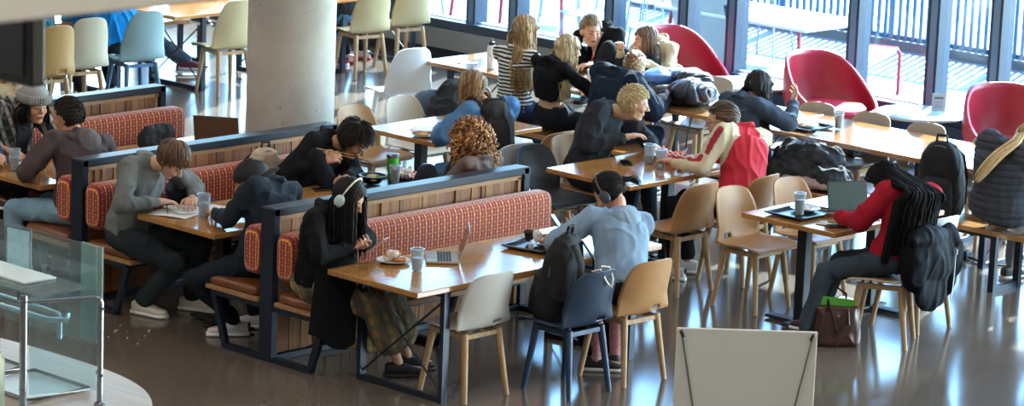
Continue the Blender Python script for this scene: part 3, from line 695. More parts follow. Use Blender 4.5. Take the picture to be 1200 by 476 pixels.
# ------------------------------------------------------------------ people
SK = {'fair': '#c79a80', 'light': '#bd8a6e', 'mid': '#a8795c', 'brown': '#6a4330'}
def skinmat(k):
    return P(SK[k], .5, var=.06, vs=14, name='skin_' + k)
def hairmats(c1, c2): dk = c1 < '#3'; return [P(c1, .62 if dk else .5, spec=.3 if dk else .5, name='hair'), P(c2, .58 if dk else .45, spec=.3 if dk else .5, name='hair')]
def frame_of(yaw, pitch, roll=0):
    """columns forward, left, up of a head that looks along yaw and is bent down by pitch"""
    M = Matrix.Rotation(R(yaw), 3, 'Z') @ Matrix.Rotation(R(pitch), 3, 'Y') @ Matrix.Rotation(R(roll), 3, 'X'); return M
def hairdo(parent, H, M, st, s, O, blocks=()):
    """locks laid over the scalp; st: kind, length, wave, width, n"""
    rnd_ = random.Random(st.get('seed', 3)); kind = st['kind']; Ln = st['len']; n = int(st.get('n', 260) * (2.1 if st['len'] > .15 else 2.6)); wv = st.get('wave', 0.)
    c0 = V((-.012, 0, .028)); rad = V((.104, .083, .104)); g = G(); up = M.transposed() @ V((0, 0, 1))      # world up in head space
    def ok(p):
        if p.z < -.055: return False
        if p.x > .035 and p.z < .072 - .2 * max(0, abs(p.y) - .03): return False
        if p.x > .0 and p.z < .03: return False
        return True
    def outside(q, k=1.):
        d = q - c0; e = math.sqrt((d.x / rad.x) ** 2 + (d.y / rad.y) ** 2 + (d.z / rad.z) ** 2)
        if e < k and e > 1e-6: q = c0 + d * (k / e)
        return q
    # close cap that follows the hairline
    def capf(u, v):
        a = 2 * PI * u; ph = v * R(128); q = V((math.cos(a) * math.sin(ph) * rad.x, math.sin(a) * math.sin(ph) * rad.y, math.cos(ph) * rad.z)) * 1.0 + c0
        return H + (M @ q) * s - O
    g.grid(capf, 36, 20, 0, lambda u, v: not ok(V((math.cos(2 * PI * u) * math.sin(v * R(128)) * rad.x, math.sin(2 * PI * u) * math.sin(v * R(128)) * rad.y, math.cos(v * R(128)) * rad.z)) + c0))
    part = st.get('part', 0.)
    i = 0; made = 0
    while made < n and i < n * 5:
        i += 1
        z = rnd_.uniform(-.75, 1); a = rnd_.uniform(0, 2 * PI); q = math.sqrt(1 - z * z)
        p = V((q * math.cos(a) * rad.x, q * math.sin(a) * rad.y, z * rad.z)) + c0
        if not ok(p): continue
        made += 1; nrm = V(((p.x - c0.x) / rad.x ** 2, (p.y - c0.y) / rad.y ** 2, (p.z - c0.z) / rad.z ** 2)).normalized()
        L = Ln * rnd_.uniform(.75, 1.1); step = .016; k = max(3, int(L / step)); lay = 1.01 + rnd_.uniform(.0, .09) + st.get('puff', 0) * rnd_.random(); lift = rnd_.uniform(.0, .10) + (.22 if kind == 'mess' else 0)
        if kind == 'back': comb = V((-1, rnd_.uniform(-.15, .15), .05))
        elif kind == 'fwd': comb = (p - V((-.06, .01, .12))); comb = comb.normalized() + V((.5 if p.z > .06 else 0, 0, 0))
        elif kind == 'crop': comb = nrm * .8 + V((.3, 0, 0))
        elif kind == 'mess': comb = (p - V((-.05, 0, .13))).normalized() + V((rnd_.uniform(-.8, .8), rnd_.uniform(-.8, .8), rnd_.uniform(-.2, .9))) * .8
        else: comb = V((-.35, (1.2 if p.y > part else -1.2), -.1))
        pts = [p * 1.]; cur = p * 1.; ph = rnd_.uniform(0, 6.3); side = V((rnd_.uniform(-1, 1), rnd_.uniform(-1, 1), 0)).normalized()
        for j in range(k):
            t = (j + 1) / k; t_free = min(1, (j * step) / (.10 if Ln > .15 else .5))
            d = comb.normalized() * (1 - t_free) - up * (t_free * 1.2 + .15)
            if Ln <= .12 and kind in ('mess', 'crop'): d = comb.normalized() - up * .35
            if Ln <= .12 and kind == 'back': d = comb.normalized() + V((0, 0, -.25))
            e = nrm if j == 0 else (cur - c0).normalized()
            if ((cur - c0).length < .16): d = d - e * min(0, d.dot(e)) * 1.0 if d.dot(e) < 0 else d
            cur = cur + d.normalized() * step
            kk = lay + lift * t; q = outside(cur, kk); dd_ = q - c0; e_ = math.sqrt((dd_.x / rad.x) ** 2 + (dd_.y / rad.y) ** 2 + (dd_.z / rad.z) ** 2)
            lim = -.03 if Ln > .15 else -.08
            if e_ > kk and (up.dot(dd_) > lim): q = c0 + dd_ * (kk / e_)
            if Ln > .15 and q.x > .045 and abs(q.y) < .075 and q.z < .06: q.y = math.copysign(.075 + rnd_.uniform(0, .012), q.y if abs(q.y) > .004 else rnd_.uniform(-1, 1)); q.x = min(q.x, .085)
            cur = q; pts.append(q + side * (wv * min(1, j * step * 6) * math.sin(j * step * st.get('freq', 60) + ph)))
        W = []
        for q in pts:
            w_ = H + (M @ q) * s
            for c, r in blocks:
                d = w_ - c
                if d.length < r: w_ = c + d.normalized() * r
            W.append(w_ - O)
        wd = st.get('w', .008) * (.62 if Ln > .15 else .52) * s * rnd_.uniform(.7, 1.2); m_ = len(W)
        rr = [wd * (.75 + .5 * math.sin(PI * min(1, (q + .6) / m_))) * (1 if q < m_ - 2 else (.6 if q < m_ - 1 else .15)) for q in range(m_)]
        g.tube(W, rr, 5, 0 if rnd_.random() < .6 else 1, .55, up=W[0] - (H - O))
    return g.build('hair', hairmats(*st['col']), parent, ang=80)
def hand(g, wrist, d, n, s=1., curl=25., side=1., spread=1.):
    """palm, four fingers and a thumb. d: forearm direction, n: palm normal, side: +1 if the thumb is on n x d"""
    d = V(d).normalized(); n = V(n); n = (n - d * n.dot(d)).normalized(); l = n.cross(d).normalized() * side
    w = V(wrist); kn = w + d * .085 * s
    g.cap(w - d * .02, w + d * .03 * s, .024 * s, .026 * s, 10, fx=1, fy=1)
    for k in range(4):
        o = (1.5 - k) * .0205 * s; base = w + d * .012 * s + l * o * .7; kk = kn + l * o - d * (.004, 0, .002, .010)[k] * s
        g.cap(base, kk, .0155 * s, .0125 * s, 8)
        ln = [(.040, .025, .020), (.045, .028, .022), (.042, .026, .021), (.032, .020, .018)][k]; p = kk; ang = R(curl * .6); dd = d + l * (1.5 - k) * .07 * spread
        for q, Lq in enumerate(ln):
            v = (dd * math.cos(ang) + n * math.sin(ang)).normalized(); e = p + v * Lq * s
            g.cap(p, e, (.0095 - q * .001) * s, (.0088 - q * .0011) * s, 8, m=2); p = e; ang += R(curl)
    p = w + d * .02 * s + l * .026 * s; v = (d * .55 + l * .75 + n * .25).normalized(); e = p + v * .042 * s
    g.cap(p - v * .012, e, .0145 * s, .0115 * s, 8); v2 = (d * .85 + l * .15 + n * .45).normalized(); e2 = e + v2 * .032 * s; g.cap(e, e2, .0108 * s, .009 * s, 8); g.cap(e2, e2 + (d * .8 + n * .5 - l * .1).normalized() * .02 * s, .0092 * s, .0075 * s, 8)
def headshape(g, H, M, s, fem=False):
    def T(x, y, z): return H + M @ V((x, y, z)) * s
    def E(x, y, z, a, b, c, rot=None): g.ell(T(x, y, z), (a * s, b * s, c * s), M if rot is None else M @ rot, 18, 12)
    E(-.012, 0, .028, .098, .077, .097); E(.022, 0, .01, .072, .066, .082); E(.026, 0, -.045, .058, .054 if fem else .058, .068)
    E(.052, 0, -.094, .030, .027 if fem else .032, .022)
    for y in (-1, 1):
        E(.055, y * .036, -.022, .030, .026, .030); g.cap(T(.082, y * .014, .026), T(.072, y * .045, .024), .0095 * s, .0085 * s, 8)
        E(-.008, y * .079, -.004, .019, .008, .031, Matrix.Rotation(R(-12), 3, 'Y')); g.cap(T(.0, y * .045, -.07), T(.05, y * .02, -.095), .022 * s, .018 * s, 8)
        g.ell(T(.100, y * .009, -.028), (.010 * s, .008 * s, .008 * s), M, 8, 6); E(.079, y * .031, .004, .010, .014, .009)
    g.cap(T(.088, 0, .018), T(.112, 0, -.024), .0075 * s, .0105 * s, 10)
    g.cap(T(.082, -.016, -.054), T(.082, .016, -.054), .0095 * s, .0095 * s, 8); g.cap(T(.079, -.014, -.066), T(.079, .014, -.066), .010 * s, .010 * s, 8)
def person(label, pelvis, head, face, look, hands=(None, None), feet=(None, None), top=None, trouser=None, shoe='#d8d8d8', sole='#e3e3e0', hair=None, skin='light', s=1., fem=False,
           sleeve='long', puff=.0, hood=None, collar=None, elbow=None, vox=.0055, curl=(25, 25), kneeout=.25, folds_=.015, topmat=None, botmat=None, stocky=1., palms=(None, None), baggy=1., bow=.35, group=None, neckline=0., toes=None, bare_mid=False, hemz=None, sleevemat=None, twist=0.):
    O = V((pelvis[0], pelvis[1], 0)); root = thing('person', label, 'person', O, 0, group)
    F = V((math.cos(R(face)), math.sin(R(face)), 0)); Lf = V((-F.y, F.x, 0)); Z = V((0, 0, 1))
    Pv = V(pelvis); Hd = V(head); spine, neck = .49 * s, .185 * s
    N, Hd = ik(Pv, Hd, spine, neck, -F * (1 - bow) * .8 + Z * .45)
    M = frame_of(look[0], look[1], look[2] if len(look) > 2 else 0)
    Lt = Matrix.Rotation(R(twist), 3, 'Z') @ Lf
    sd = (N - Pv).normalized(); tw = (Lt - sd * Lt.dot(sd)).normalized(); ch = tw.cross(sd).normalized()     # chest forward
    mid = (Pv + N) / 2 - ch * .035 * s
    def bez(t): return Pv * (1 - t) ** 2 + mid * 2 * t * (1 - t) + N * t * t
    secs = [(-.10, .12, .10), (0, .165, .125), (.16, .160, .122), (.36, .138, .108), (.58, .150, .120), (.76, .165, .118), (.9, .15, .098), (1.0, .075, .07)]
    if fem: secs = [(t, a * (.98 if t < .2 else .9), b * (.97 if t < .5 else .95)) for t, a, b in secs]
    def torso(g, k=0., t0=-.2, t1=1.1):
        rs = []
        for t, a, b in secs:
            if t < t0 or t > t1: continue
            c = bez(max(0, t)) + (Pv - bez(.1)).normalized() * (-.4 * min(0, t)); aa, bb = (a * s + k) * stocky, (b * s + k) * stocky
            rs.append([c + tw * math.cos(2 * PI * j / 20) * aa + ch * (math.sin(2 * PI * j / 20) * bb) for j in range(20)])
        g.rings(rs)
    shw = (.165 if fem else .185) * s * (stocky ** .5); SH = [N + tw * (-shw) - sd * .035 * s, N + tw * shw - sd * .035 * s]          # right, left
    ua, fa = .285 * s, .25 * s; arms = []
    for i, sg in ((0, -1), (1, 1)):
        t = V(hands[i]) if hands[i] is not None else SH[i] - Z * .4 * s + F * .25 + tw * sg * .04
        bk = SH[i] - t; t = t + V((bk.x, bk.y, bk.z * .3)).normalized() * .085
        pole = V(elbow[i]) if elbow and elbow[i] is not None else (-Z * .8 + tw * sg * .62 - F * .3)
        dh = t - SH[i]; lim = .84 * (ua + fa)
        if dh.length > lim:
            hz = math.hypot(dh.x, dh.y); k_ = math.sqrt(max(.01, lim * lim - dh.z ** 2)) / max(hz, .01); t = SH[i] + V((dh.x * min(1, k_), dh.y * min(1, k_), dh.z))
        if not (elbow and elbow[i] is not None) and t.z < .9 and SH[i].z > .84:
            for q in range(0, 105, 5):                         # the elbow rests at table height, turned out as far as that takes
                pole = -Z * math.cos(R(q)) + (tw * sg * .9 - F * .35).normalized() * math.sin(R(q)); e, t2 = ik(SH[i], t, ua, fa, pole)
                if e.z > .815: break
        e, t = ik(SH[i], t, ua, fa, pole); arms.append((SH[i], e, t))
    th, sh = .43 * s, .42 * s; legs = []
    for i, sg in ((0, -1), (1, 1)):
        hp = Pv + Lf * sg * .085 * s - Z * .01
        ft = V(feet[i]) if feet[i] is not None else Pv + F * .42 + Lf * sg * .12
        ft = V((ft.x, ft.y, max(ft.z, .095)))
        k, ft = ik(hp, ft, th, sh, F * 1. + Z * .9 + Lf * sg * kneeout); legs.append((hp, k, ft))
    # ---- body: one continuous skin
    g = G(); torso(g, -.032)
    for i in (0, 1):
        a, e, w_ = arms[i]; g.cap(a, e, .044 * s, .038 * s); g.cap(e, w_, .038 * s, .024 * s)
        pn = V(palms[i]) if palms[i] is not None else -Z
        sg = 1 if i == 0 else -1
        hand(g, w_ + (w_ - e).normalized() * .012, w_ - e, pn, s * (.92 if fem else 1.), curl[i], -sg if True else sg)
        hp, k, ft = legs[i]; g.cap(hp, k, .075 * s, .05 * s); g.cap(k, ft, .05 * s, .032 * s)
        fd = V(toes[i]) if toes and toes[i] is not None else (F * .9 + (ft - k) * V((1, 1, 0)) * .6) if False else F
        g.cap(ft - Z * .05, ft - Z * .06 + fd.normalized() * .14, .034 * s, .03 * s)
        g.cap(a - sd * .015, N - sd * .055, .038 * s, .046 * s)
    nb = Hd + M @ V((-.018, 0, -.075)) * s; g.cap(N - sd * .02, nb, .056 * s * (.88 if fem else 1), .05 * s * (.9 if fem else 1)); headshape(g, Hd, M, s, fem)
    me = remesh(g, vox, 2, None, O)
    n = len(me.polygons); cc = np.empty(n * 3); me.polygons.foreach_get('center', cc); cc = (cc.reshape(-1, 3) - np.array(Hd - O)) @ np.array(M) / s
    x, y, z_ = cc[:, 0], np.abs(cc[:, 1]), cc[:, 2]; mi = np.zeros(n, int)
    mi[(x > .066) & (y < .021) & (z_ > -.068) & (z_ < -.050)] = 1
    mi[(x > .05) & (y > .018) & (y < .043) & (z_ > .002) & (z_ < .010)] = 2
    mi[(x > .05) & (y > .012) & (y < .050) & (z_ > .024) & (z_ < .032)] = 3
    me.polygons.foreach_set('material_index', mi)
    hc = hair['col'][0] if hair else '#2a201a'
    body = link('body', me, [skinmat(skin), P('#8d4a45' if skin != 'brown' else '#57302a', .5), P('#1c1512', .4), P(hc if hc > '#2' else '#2a201a', .6)], root, ang=180)
    # ---- clothes
    if top:
        g = G(); kf = .012 + puff; torso(g, kf, -.2 if hemz is None else hemz, .95)
        for i in (0, 1):
            a, e, w_ = arms[i]; g.cap(a, N - sd * .035, .060 * s + puff, .062 * s + puff * .6)
            if sleeve == 'long': g.cap(a, e, (.060 + puff) * s, (.052 + puff) * s); g.cap(e, e.lerp(w_, .93), (.052 + puff) * s, (.036 + puff * .6) * s, m=2)
            elif sleeve == 'short': g.cap(a, a.lerp(e, .62), (.06 + puff) * s, (.062 + puff) * s, m=2)
            elif sleeve == 'mid': g.cap(a, e, (.060 + puff) * s, (.052 + puff) * s); g.cap(e, e.lerp(w_, .45), (.052 + puff) * s, (.044 + puff) * s, m=2)
        g.cap(N - sd * .06, N - sd * .005, .085 * s, .064 * s, fx=1)
        if collar or top: g.tube([N + (M @ V((math.cos(q) * .068 - .02, math.sin(q) * .07, -.13 + .018 * math.cos(q)))) * s * .0 + (tw * math.sin(q) * .072 + ch * math.cos(q) * .062 + sd * (.012 - .03 * math.cos(q))) * s for q in [2 * PI * k / 16 for k in range(16)]], .018 * s, 8, loop=True)
        seed = (abs(pelvis[0] * 7.3 + pelvis[1] * 3.1)) % 20
        me = remesh(g, .0095, 4, folds(folds_, 7.5, seed), O)
        mats = [topmat or P(top, .95, var=.14, vs=5, spec=.2)]
        if isinstance(top, (list, tuple)): mats = list(top)
        if sleevemat:
            n_ = len(me.polygons); pc = np.empty(n_ * 3); me.polygons.foreach_get('center', pc); pc = pc.reshape(-1, 3) + np.array(O); mi_ = np.zeros(n_, int)
            for i in (0, 1):
                a, e, w_ = arms[i]; sg = -1 if i == 0 else 1; a0 = N + tw * sg * .105 * s if sleevemat[0] == 'raglan' else a - tw * sg * .0
                outv = (tw * sg * .45 - ch * .55 + sd * .6).normalized()
                for (p0, p1) in ((a0, a), (a, e), (e, w_)):
                    p0n, p1n = np.array(p0), np.array(p1); dv = p1n - p0n; L2 = (dv ** 2).sum()
                    if L2 < 1e-6: continue
                    tt = np.clip(((pc - p0n) @ dv) / L2, 0, 1); cl = p0n + tt[:, None] * dv; df = pc - cl; ds = np.linalg.norm(df, axis=1)
                    near = (ds < (.098 * s + puff * .8)) & ((pc - np.array(a0)) @ np.array(tw * sg) > (-.015 if sleevemat[0] == 'raglan' else -.045))
                    mi_[near] = 1
                    if len(sleevemat) > 2:
                        ax = dv / math.sqrt(L2); q_ = np.array(outv) - ax * (np.array(outv) @ ax); q_ /= np.linalg.norm(q_); ct = (df @ q_) / np.maximum(ds, 1e-6)
                        if not (np.array(p0) == np.array(a0)).all() : mi_[near & (ct > .95)] = 2
            me.polygons.foreach_set('material_index', mi_); mats = mats + list(sleevemat[1:])
        shirt = link('shirt' if puff < .012 else 'jacket', me, mats, root, ang=180)
        if hood:
            g = G(); c = N - ch * .085 * s + sd * .01 * s
            g.tube([N + (tw * math.sin(q) * .098 - ch * (math.cos(q) * .085 + .035) - sd * (.012 + .035 * math.cos(q))) * s for q in [2 * PI * k / 18 for k in range(18)]], [.026 * s + .016 * s * max(0, math.cos(2 * PI * k / 18)) for k in range(18)], 8, loop=True)
            g.ell(c - ch * .03 * s - sd * .055 * s, (.105 * s, .05 * s, .085 * s), Matrix((tw, ch, sd)).transposed())
            link('hood', remesh(g, .009, 3, folds(.010, 11, seed + 2), O), P(hood, .85, var=.12, vs=6), shirt, ang=180)
    if trouser:
        g = G(); g.ell(Pv + Z * .02, (.135 * s * stocky, .185 * s * stocky, .125 * s), Matrix((F, Lf, Z)).transposed())
        for i in (0, 1):
            hp, k, ft = legs[i]; b_ = baggy; g.cap(hp + F * .02, k, .093 * s * b_, .070 * s * b_); g.cap(k, k.lerp(ft, .93), .070 * s * b_, .052 * s * b_ * b_, m=2)
        me = remesh(g, .011, 4, folds(.010, 8, pelvis[1]), O); link('trousers', me, botmat or P(trouser, .95, var=.2, vs=6, spec=.2), root, ang=180)
    if shoe:
        for i in (0, 1):
            hp, k, ft = legs[i]; fd = V(toes[i]) if toes and toes[i] is not None else F
            fd = V((fd.x, fd.y, 0)).normalized(); ld = V((-fd.y, fd.x, 0)); bz = ft.z - .095; q = ft * 1.; q.z = bz
            def foot(k0, zb, zt, grow):
                rs = []
                for t, hw, h in ((-.085, .020, .75), (-.075, .032, .95), (-.03, .038, 1.), (.03, .038, .92), (.08, .043, .70), (.13, .046, .56), (.165, .038, .48), (.185, .018, .38)):
                    w_ = (hw + grow) * s; top_ = zb + (zt - zb) * h if zt > .04 else zt; c = q + fd * (t + grow * (1 if t > 0 else -1)) * s - O
                    rs.append([c + ld * (math.copysign(abs(math.cos(a)) ** .7, math.cos(a)) * w_) + Z * (zb + (top_ - zb) * (.5 + .5 * math.copysign(abs(math.sin(a)) ** .8, math.sin(a)))) for a in [2 * PI * j / 14 for j in range(14)]])
                return rs
            g = G(); g.rings(foot(0, .015, .098, 0)); o = g.build('shoe', P(shoe, .6, bump=.15, bs=60), root, sub=1)
            g = G(); g.rings(foot(0, .0, .028, .005)); g.build('sole', P(sole, .6), o, ang=60)
            if shoe > '#9':
                g = G()
                for t_, h_ in ((.035, .083), (.055, .076), (.075, .069), (.095, .062)): g.tube([q + fd * (t_ + sg_) * s + ld * w2 * s - O + Z * (h_ + .006 - abs(w2) * .35) * s for w2, sg_ in ((-.022, .006), (0, 0), (.022, .006))], .0028 * s, 6)
                g.build('laces', P('#f0efec', .8), o)
                g = G(); g.ell(q - fd * .083 * s + Z * .07 - O, (.012, .02, .022), Matrix((fd, ld, Z)).transposed(), 10, 8); g.build('heel_tab', P('#2d3338', .7), o)
    if hair:
        pf = .02 + puff; bl = [(N - sd * .06 * s, .105 * s + pf), (N - sd * .2 * s, .14 * s + pf), (N - sd * .33 * s, .14 * s + pf)] + [(a, .07 * s + pf) for a in SH] if hair['len'] > .15 else ()
        hairdo(root, Hd, M, hair, s, O, bl)
    root['_'] = 0; del root['_']
    return dict(root=root, O=O, H=Hd, M=M, N=N, s=s, arms=arms, legs=legs, sd=sd, tw=tw, ch=ch, F=F, L=Lf, P=Pv)
def hp_(b, band, cup, name='headphones'):
    """headphones worn over the hair"""
    H, M, s, O = b['H'], b['M'], b['s'], b['O']; T = lambda x, y, z: H + M @ V((x, y, z)) * s - O
    g = G(); g.tube([T(-.01, math.cos(a) * .102, .02 + math.sin(a) * .125) for a in [PI * k / 16 for k in range(17)]], .011 * s, 10, 0, .5); o = g.build(name, band, b['root'])
    for y in (-1, 1):
        g = G(); X = M @ Matrix.Rotation(PI / 2, 3, 'X'); g.ell(T(-.008, y * .104, -.012), (.036 * s, .045 * s, .020 * s), X, 18, 10); g.build('ear_cup', cup, o)
def glasses(b, col='#8d9093'):
    H, M, s, O = b['H'], b['M'], b['s'], b['O']; T = lambda x, y, z: H + M @ V((x, y, z)) * s - O; g = G()
    for y in (-1, 1):
        g.tube([T(.104 - abs(math.cos(a)) * .004, y * .033 + math.cos(a) * .023, .004 + math.sin(a) * .018) for a in [2 * PI * k / 16 for k in range(16)]], .0022, 6, loop=True)
        g.tube([T(.096, y * .056, .010), T(.0, y * .084, .008)], .002, 6)
    g.tube([T(.105, -.010, .008), T(.105, .010, .008)], .002, 6); g.build('glasses', P(col, .3, .4), b['root'])
def capsule_cap(b, col, emb=None, backward=True):
    H, M, s, O = b['H'], b['M'], b['s'], b['O']; sg = -1 if backward else 1
    T = lambda x, y, z: H + M @ V((x, y, z)) * s - O
    def f(u, v):
        a = 2 * PI * u; ph = v * R(88); return T(-.012 + math.cos(a) * math.sin(ph) * .118, math.sin(a) * math.sin(ph) * .096, .036 + math.cos(ph) * .100)
    g = G(); g.grid(f, 36, 14, loopu=True); o = g.build('cap', P(col, .8), b['root'], solid=.006)
    def br(u, v):
        a = (u - .5) * R(125); r = .112 + v * .075 * math.cos(a * 1.25); return T(-.012 + sg * math.cos(a) * r, math.sin(a) * (.092 + v * .01), .034 - v * .014 - .02 * math.sin(a) ** 2 * v)
    g = G(); g.grid(br, 14, 5); g.build('brim', P(col, .8), o, solid=.005)
    if emb:
        g = G()
        for k, (y, z) in enumerate(((-.024, .078), (-.008, .085), (.010, .08), (.026, .074), (0, .068))): g.ell(T(-.012 - sg * (-.104 + abs(y) * .3 + (z - .07) * .9), y, z), (.008, .012, .009), M, 8, 6, k % 2)
        g.build('embroidery', [P('#c8442c', .7), P('#d8cfc2', .7)], o)
def beanie(b, col):
    H, M, s, O = b['H'], b['M'], b['s'], b['O']; T = lambda x, y, z: H + M @ V((x, y, z)) * s - O
    def f(u, v):
        a = 2 * PI * u; ph = v * R(96); rib = 1 + .012 * math.cos(a * 40) * (1 if v > .1 else 0); return T(-.022 + math.cos(a) * math.sin(ph) * .122 * rib, math.sin(a) * math.sin(ph) * .102 * rib, .05 + math.cos(ph) * .115)
    g = G(); g.grid(f, 120, 16, loopu=True); o = g.build('beanie', P(col, .95, var=.1, vs=30), b['root'], solid=.008, ang=80)
    def c(u, v):
        a = 2 * PI * u; z = .034 + v * .062; k = .008 * math.sin(PI * v) + .004 * math.cos(a * 40); return T(-.020 + math.cos(a) * (.127 + k), math.sin(a) * (.107 + k), z + .0)
    g = G(); g.grid(c, 120, 6, loopu=True); q = g.build('cuff', P(col, .95, var=.1, vs=30), o, solid=.012, ang=80)
    g = G(); g.box(T(.116, -.01, .066), (.006, .04, .035), 0, M); g.build('patch', P('#3c3f42', .6), q, smooth=False)
def bun(b, col, at=(-.105, 0, .04), r=.045):
    H, M, s, O = b['H'], b['M'], b['s'], b['O']; g = G(); c = V(at)
    for k in range(14):
        a = k * 2.4; tl = (k / 14 - .5) * 1.6; pts = []
        for j in range(16):
            q = 2 * PI * j / 15; p = V((math.cos(q) * r * .8, math.sin(q) * r, .012 * math.sin(q * 2 + a))); p = Matrix.Rotation(a, 3, 'X') @ Matrix.Rotation(tl, 3, 'Z') @ p
            pts.append(H + M @ (c + p * (.75 + .25 * math.sin(k))) * s - b['O'])
        g.tube(pts, .011, 6)
    g.ell(H + M @ c * s - b['O'], (r * .85, r * .9, r * .9)); g.build('bun', hairmats(*col), b['root'], ang=80)
def tail(b, col, base, pts, n=60, r=.035, w=.006):
    """ponytail from base through world points"""
    rr = random.Random(4); g = G(); O = b['O']
    P0 = [V(p) for p in [base] + list(pts)]
    def sp(t):
        k = t * (len(P0) - 1); i = min(int(k), len(P0) - 2); u = k - i; p = [P0[max(0, min(len(P0) - 1, i + o))] for o in (-1, 0, 1, 2)]
        return .5 * (2 * p[1] + (p[2] - p[0]) * u + (2 * p[0] - 5 * p[1] + 4 * p[2] - p[3]) * u * u + (3 * p[1] - p[0] - 3 * p[2] + p[3]) * u ** 3)
    for k in range(n):
        o = V((rr.gauss(0, 1), rr.gauss(0, 1), rr.gauss(0, .6))) * r * .5; q = []; e = rr.uniform(.75, 1)
        for j in range(14):
            t = j / 13 * e; fat = math.sin(PI * min(1, .08 + t * .8)) ** .7
            q.append(sp(t) + o * fat + V((math.sin(t * 9 + k), math.cos(t * 8 + k), 0)) * .004 - O)
        g.tube(q, [w * (1 if j < 11 else (13 - j) * .4 + .1) for j in range(14)], 5, k % 2, .6)
    h = g.build('ponytail', hairmats(*col), b['root'], ang=80); g = G(); d = (P0[1] - P0[0]).normalized(); g.cap(P0[0] - d * .008 - O, P0[0] + d * .014 - O, .021, .021, 14); g.build('hair_tie', P('#2a1a20', .7), h)
DK = ('#1d1713', '#2c221c'); BR = ('#4a3222', '#6b4a30'); BL = ('#a98a5c', '#d2b888'); DB = ('#7d6344', '#a88a60'); BK = ('#0c0b0d', '#17161a')
hs = lambda kind='fwd', ln=.07, col=BR, **k: dict(kind=kind, len=ln, col=col, **k)
# 1 man in grey shirt
b = person('person in a grey overshirt and dark trousers bent over papers at the middle booth', (.10, 1.50, .56), (.24, 1.22, 1.08), -80, (-76, 46), ((.14, 1.14, .79), (.42, 1.12, .79)), ((.16, 1.40, .09), (.50, 1.30, .09)),
    '#6c6f6d', '#2a3238', '#cfc9bd', '#e2ded4', hs('fwd', .10, BR, n=420, w=.008, seed=2), 'fair', 1.04, collar=1, puff=.010, toes=((.25, -1, 0), (.5, -1, 0)), baggy=1.12, kneeout=.1)
PGREY = b
# 2 capped person
b = person('person in a backward black cap and navy jacket in the near booth', (.26, .37, .56), (.34, .55, 1.035), 112, (150, 20), ((.48, .84, .79), (.22, .86, .79)), ((.52, .68, .09), (.28, .60, .09)),
    '#232b36', '#1c232c', '#cfd0d2', '#e5e5e5', hs('back', .03, DK, n=150), 'light', 1.02, puff=.012, toes=((-.5, .7, 0), (-.8, .6, 0)), kneeout=.75, twist=-18)
capsule_cap(b, '#16181c', True)
# 3 brown hoodie
b = person('person in a faded brown hoodie and light jeans, back turned, in the rear booth', (.28, 2.22, .56), (.42, 2.55, 1.14), 98, (112, 12), ((.55, 2.80, .80), (.15, 2.72, .80)), ((.30, 2.70, .09), (.02, 2.65, .09)),
    '#4c4142', '#7f9fb5', '#cfd0d2', '#e5e5e5', hs('back', .07, DK, n=420, w=.008), 'light', 1.05, puff=.018, hood='#4f4445', folds_=.017, twist=-15)
# 4 beanie man
b = person('person in a grey knit beanie and dark flannel shirt smiling across the rear booth', (.62, 3.52, .56), (.74, 3.33, 1.07), -88, (-98, 6), ((.32, 3.02, .80), (.66, 2.98, .80)), ((.4, 3.05, .09), (.72, 3.05, .09)),
    '#26282d', '#23272e', '#30343a', '#cccccc', hs('long', .20, BK, n=200, wave=.006, w=.008), 'light', 1.02, sleeve='mid', puff=.012, topmat=m_plaid('flannel', '#1f2024', '#a9a59c', '#4d4a4c', .075), palms=(None, None))
beanie(b, '#8f8f8d')
g = G(); O = b['O']; N, ch, tw, sd, s = b['N'], b['ch'], b['tw'], b['sd'], b['s']
g.rings([[N - sd * q[0] * s + ch * (.135 - .0 * q[0]) * s * q[2] + tw * x * q[1] * s - O for x, y in ((-1, 0), (1, 0))] + [N - sd * q[0] * s + ch * (.125) * s * q[2] + tw * x * q[1] * s - O for x in (1, -1)] for q in ((.0, .03, .85), (.1, .06, 1.), (.3, .05, 1.08), (.42, .04, 1.05))]); g.build('tshirt', P('#101114', .9), b['root'])
# 5 sleeve at the left edge
person('person in a navy sweater mostly cut off by the left edge beside the beanie wearer', (.02, 3.46, .56), (.05, 3.32, 1.16), -90, (-90, 20), ((.0, 2.95, .80), (.22, 3.0, .80)), (None, None), '#22345a', '#20242c', '#333333', hair=hs('fwd', .06, DK, n=160), s=1.05, puff=.015, vox=.008)
# 6 long fair hair behind the rear divider
person('person with long light brown hair facing away behind the beanie wearer', (1.22, 4.22, .56), (1.22, 4.34, 1.16), 92, (100, 14), ((1.05, 4.7, .8), (1.35, 4.7, .8)), (None, None), '#a89478', '#2c3440', '#333333', hair=hs('long', .42, ('#7d5c3a', '#b08a5c'), n=300, wave=.01, w=.009), s=1.0, fem=True, vox=.008)
# 7, 8 teal and blue
person('person in a dark teal shirt hunched forward at the top left', (4.02, 7.46, .57), (4.10, 7.9, 1.16), 85, (90, 20), ((3.8, 8.15, .8), (4.1, 8.15, .8)), (None, None), '#15535c', '#20262e', '#333333', hair=hs('fwd', .07, BR, n=160), s=1.05, puff=.02, vox=.009)
person('person in a bright blue jacket leaning over the far left table', (5.06, 7.66, .57), (4.98, 8.06, 1.2), 95, (95, 25), ((4.85, 8.15, .8), (5.15, 8.15, .8)), ((5.2, 7.9, .09), (4.85, 7.9, .09)), '#1174b5', '#1c2026', '#cfd0d2', hair=hs('fwd', .07, BR, n=160), s=1.12, puff=.06, vox=.009, folds_=.022, stocky=1.15)
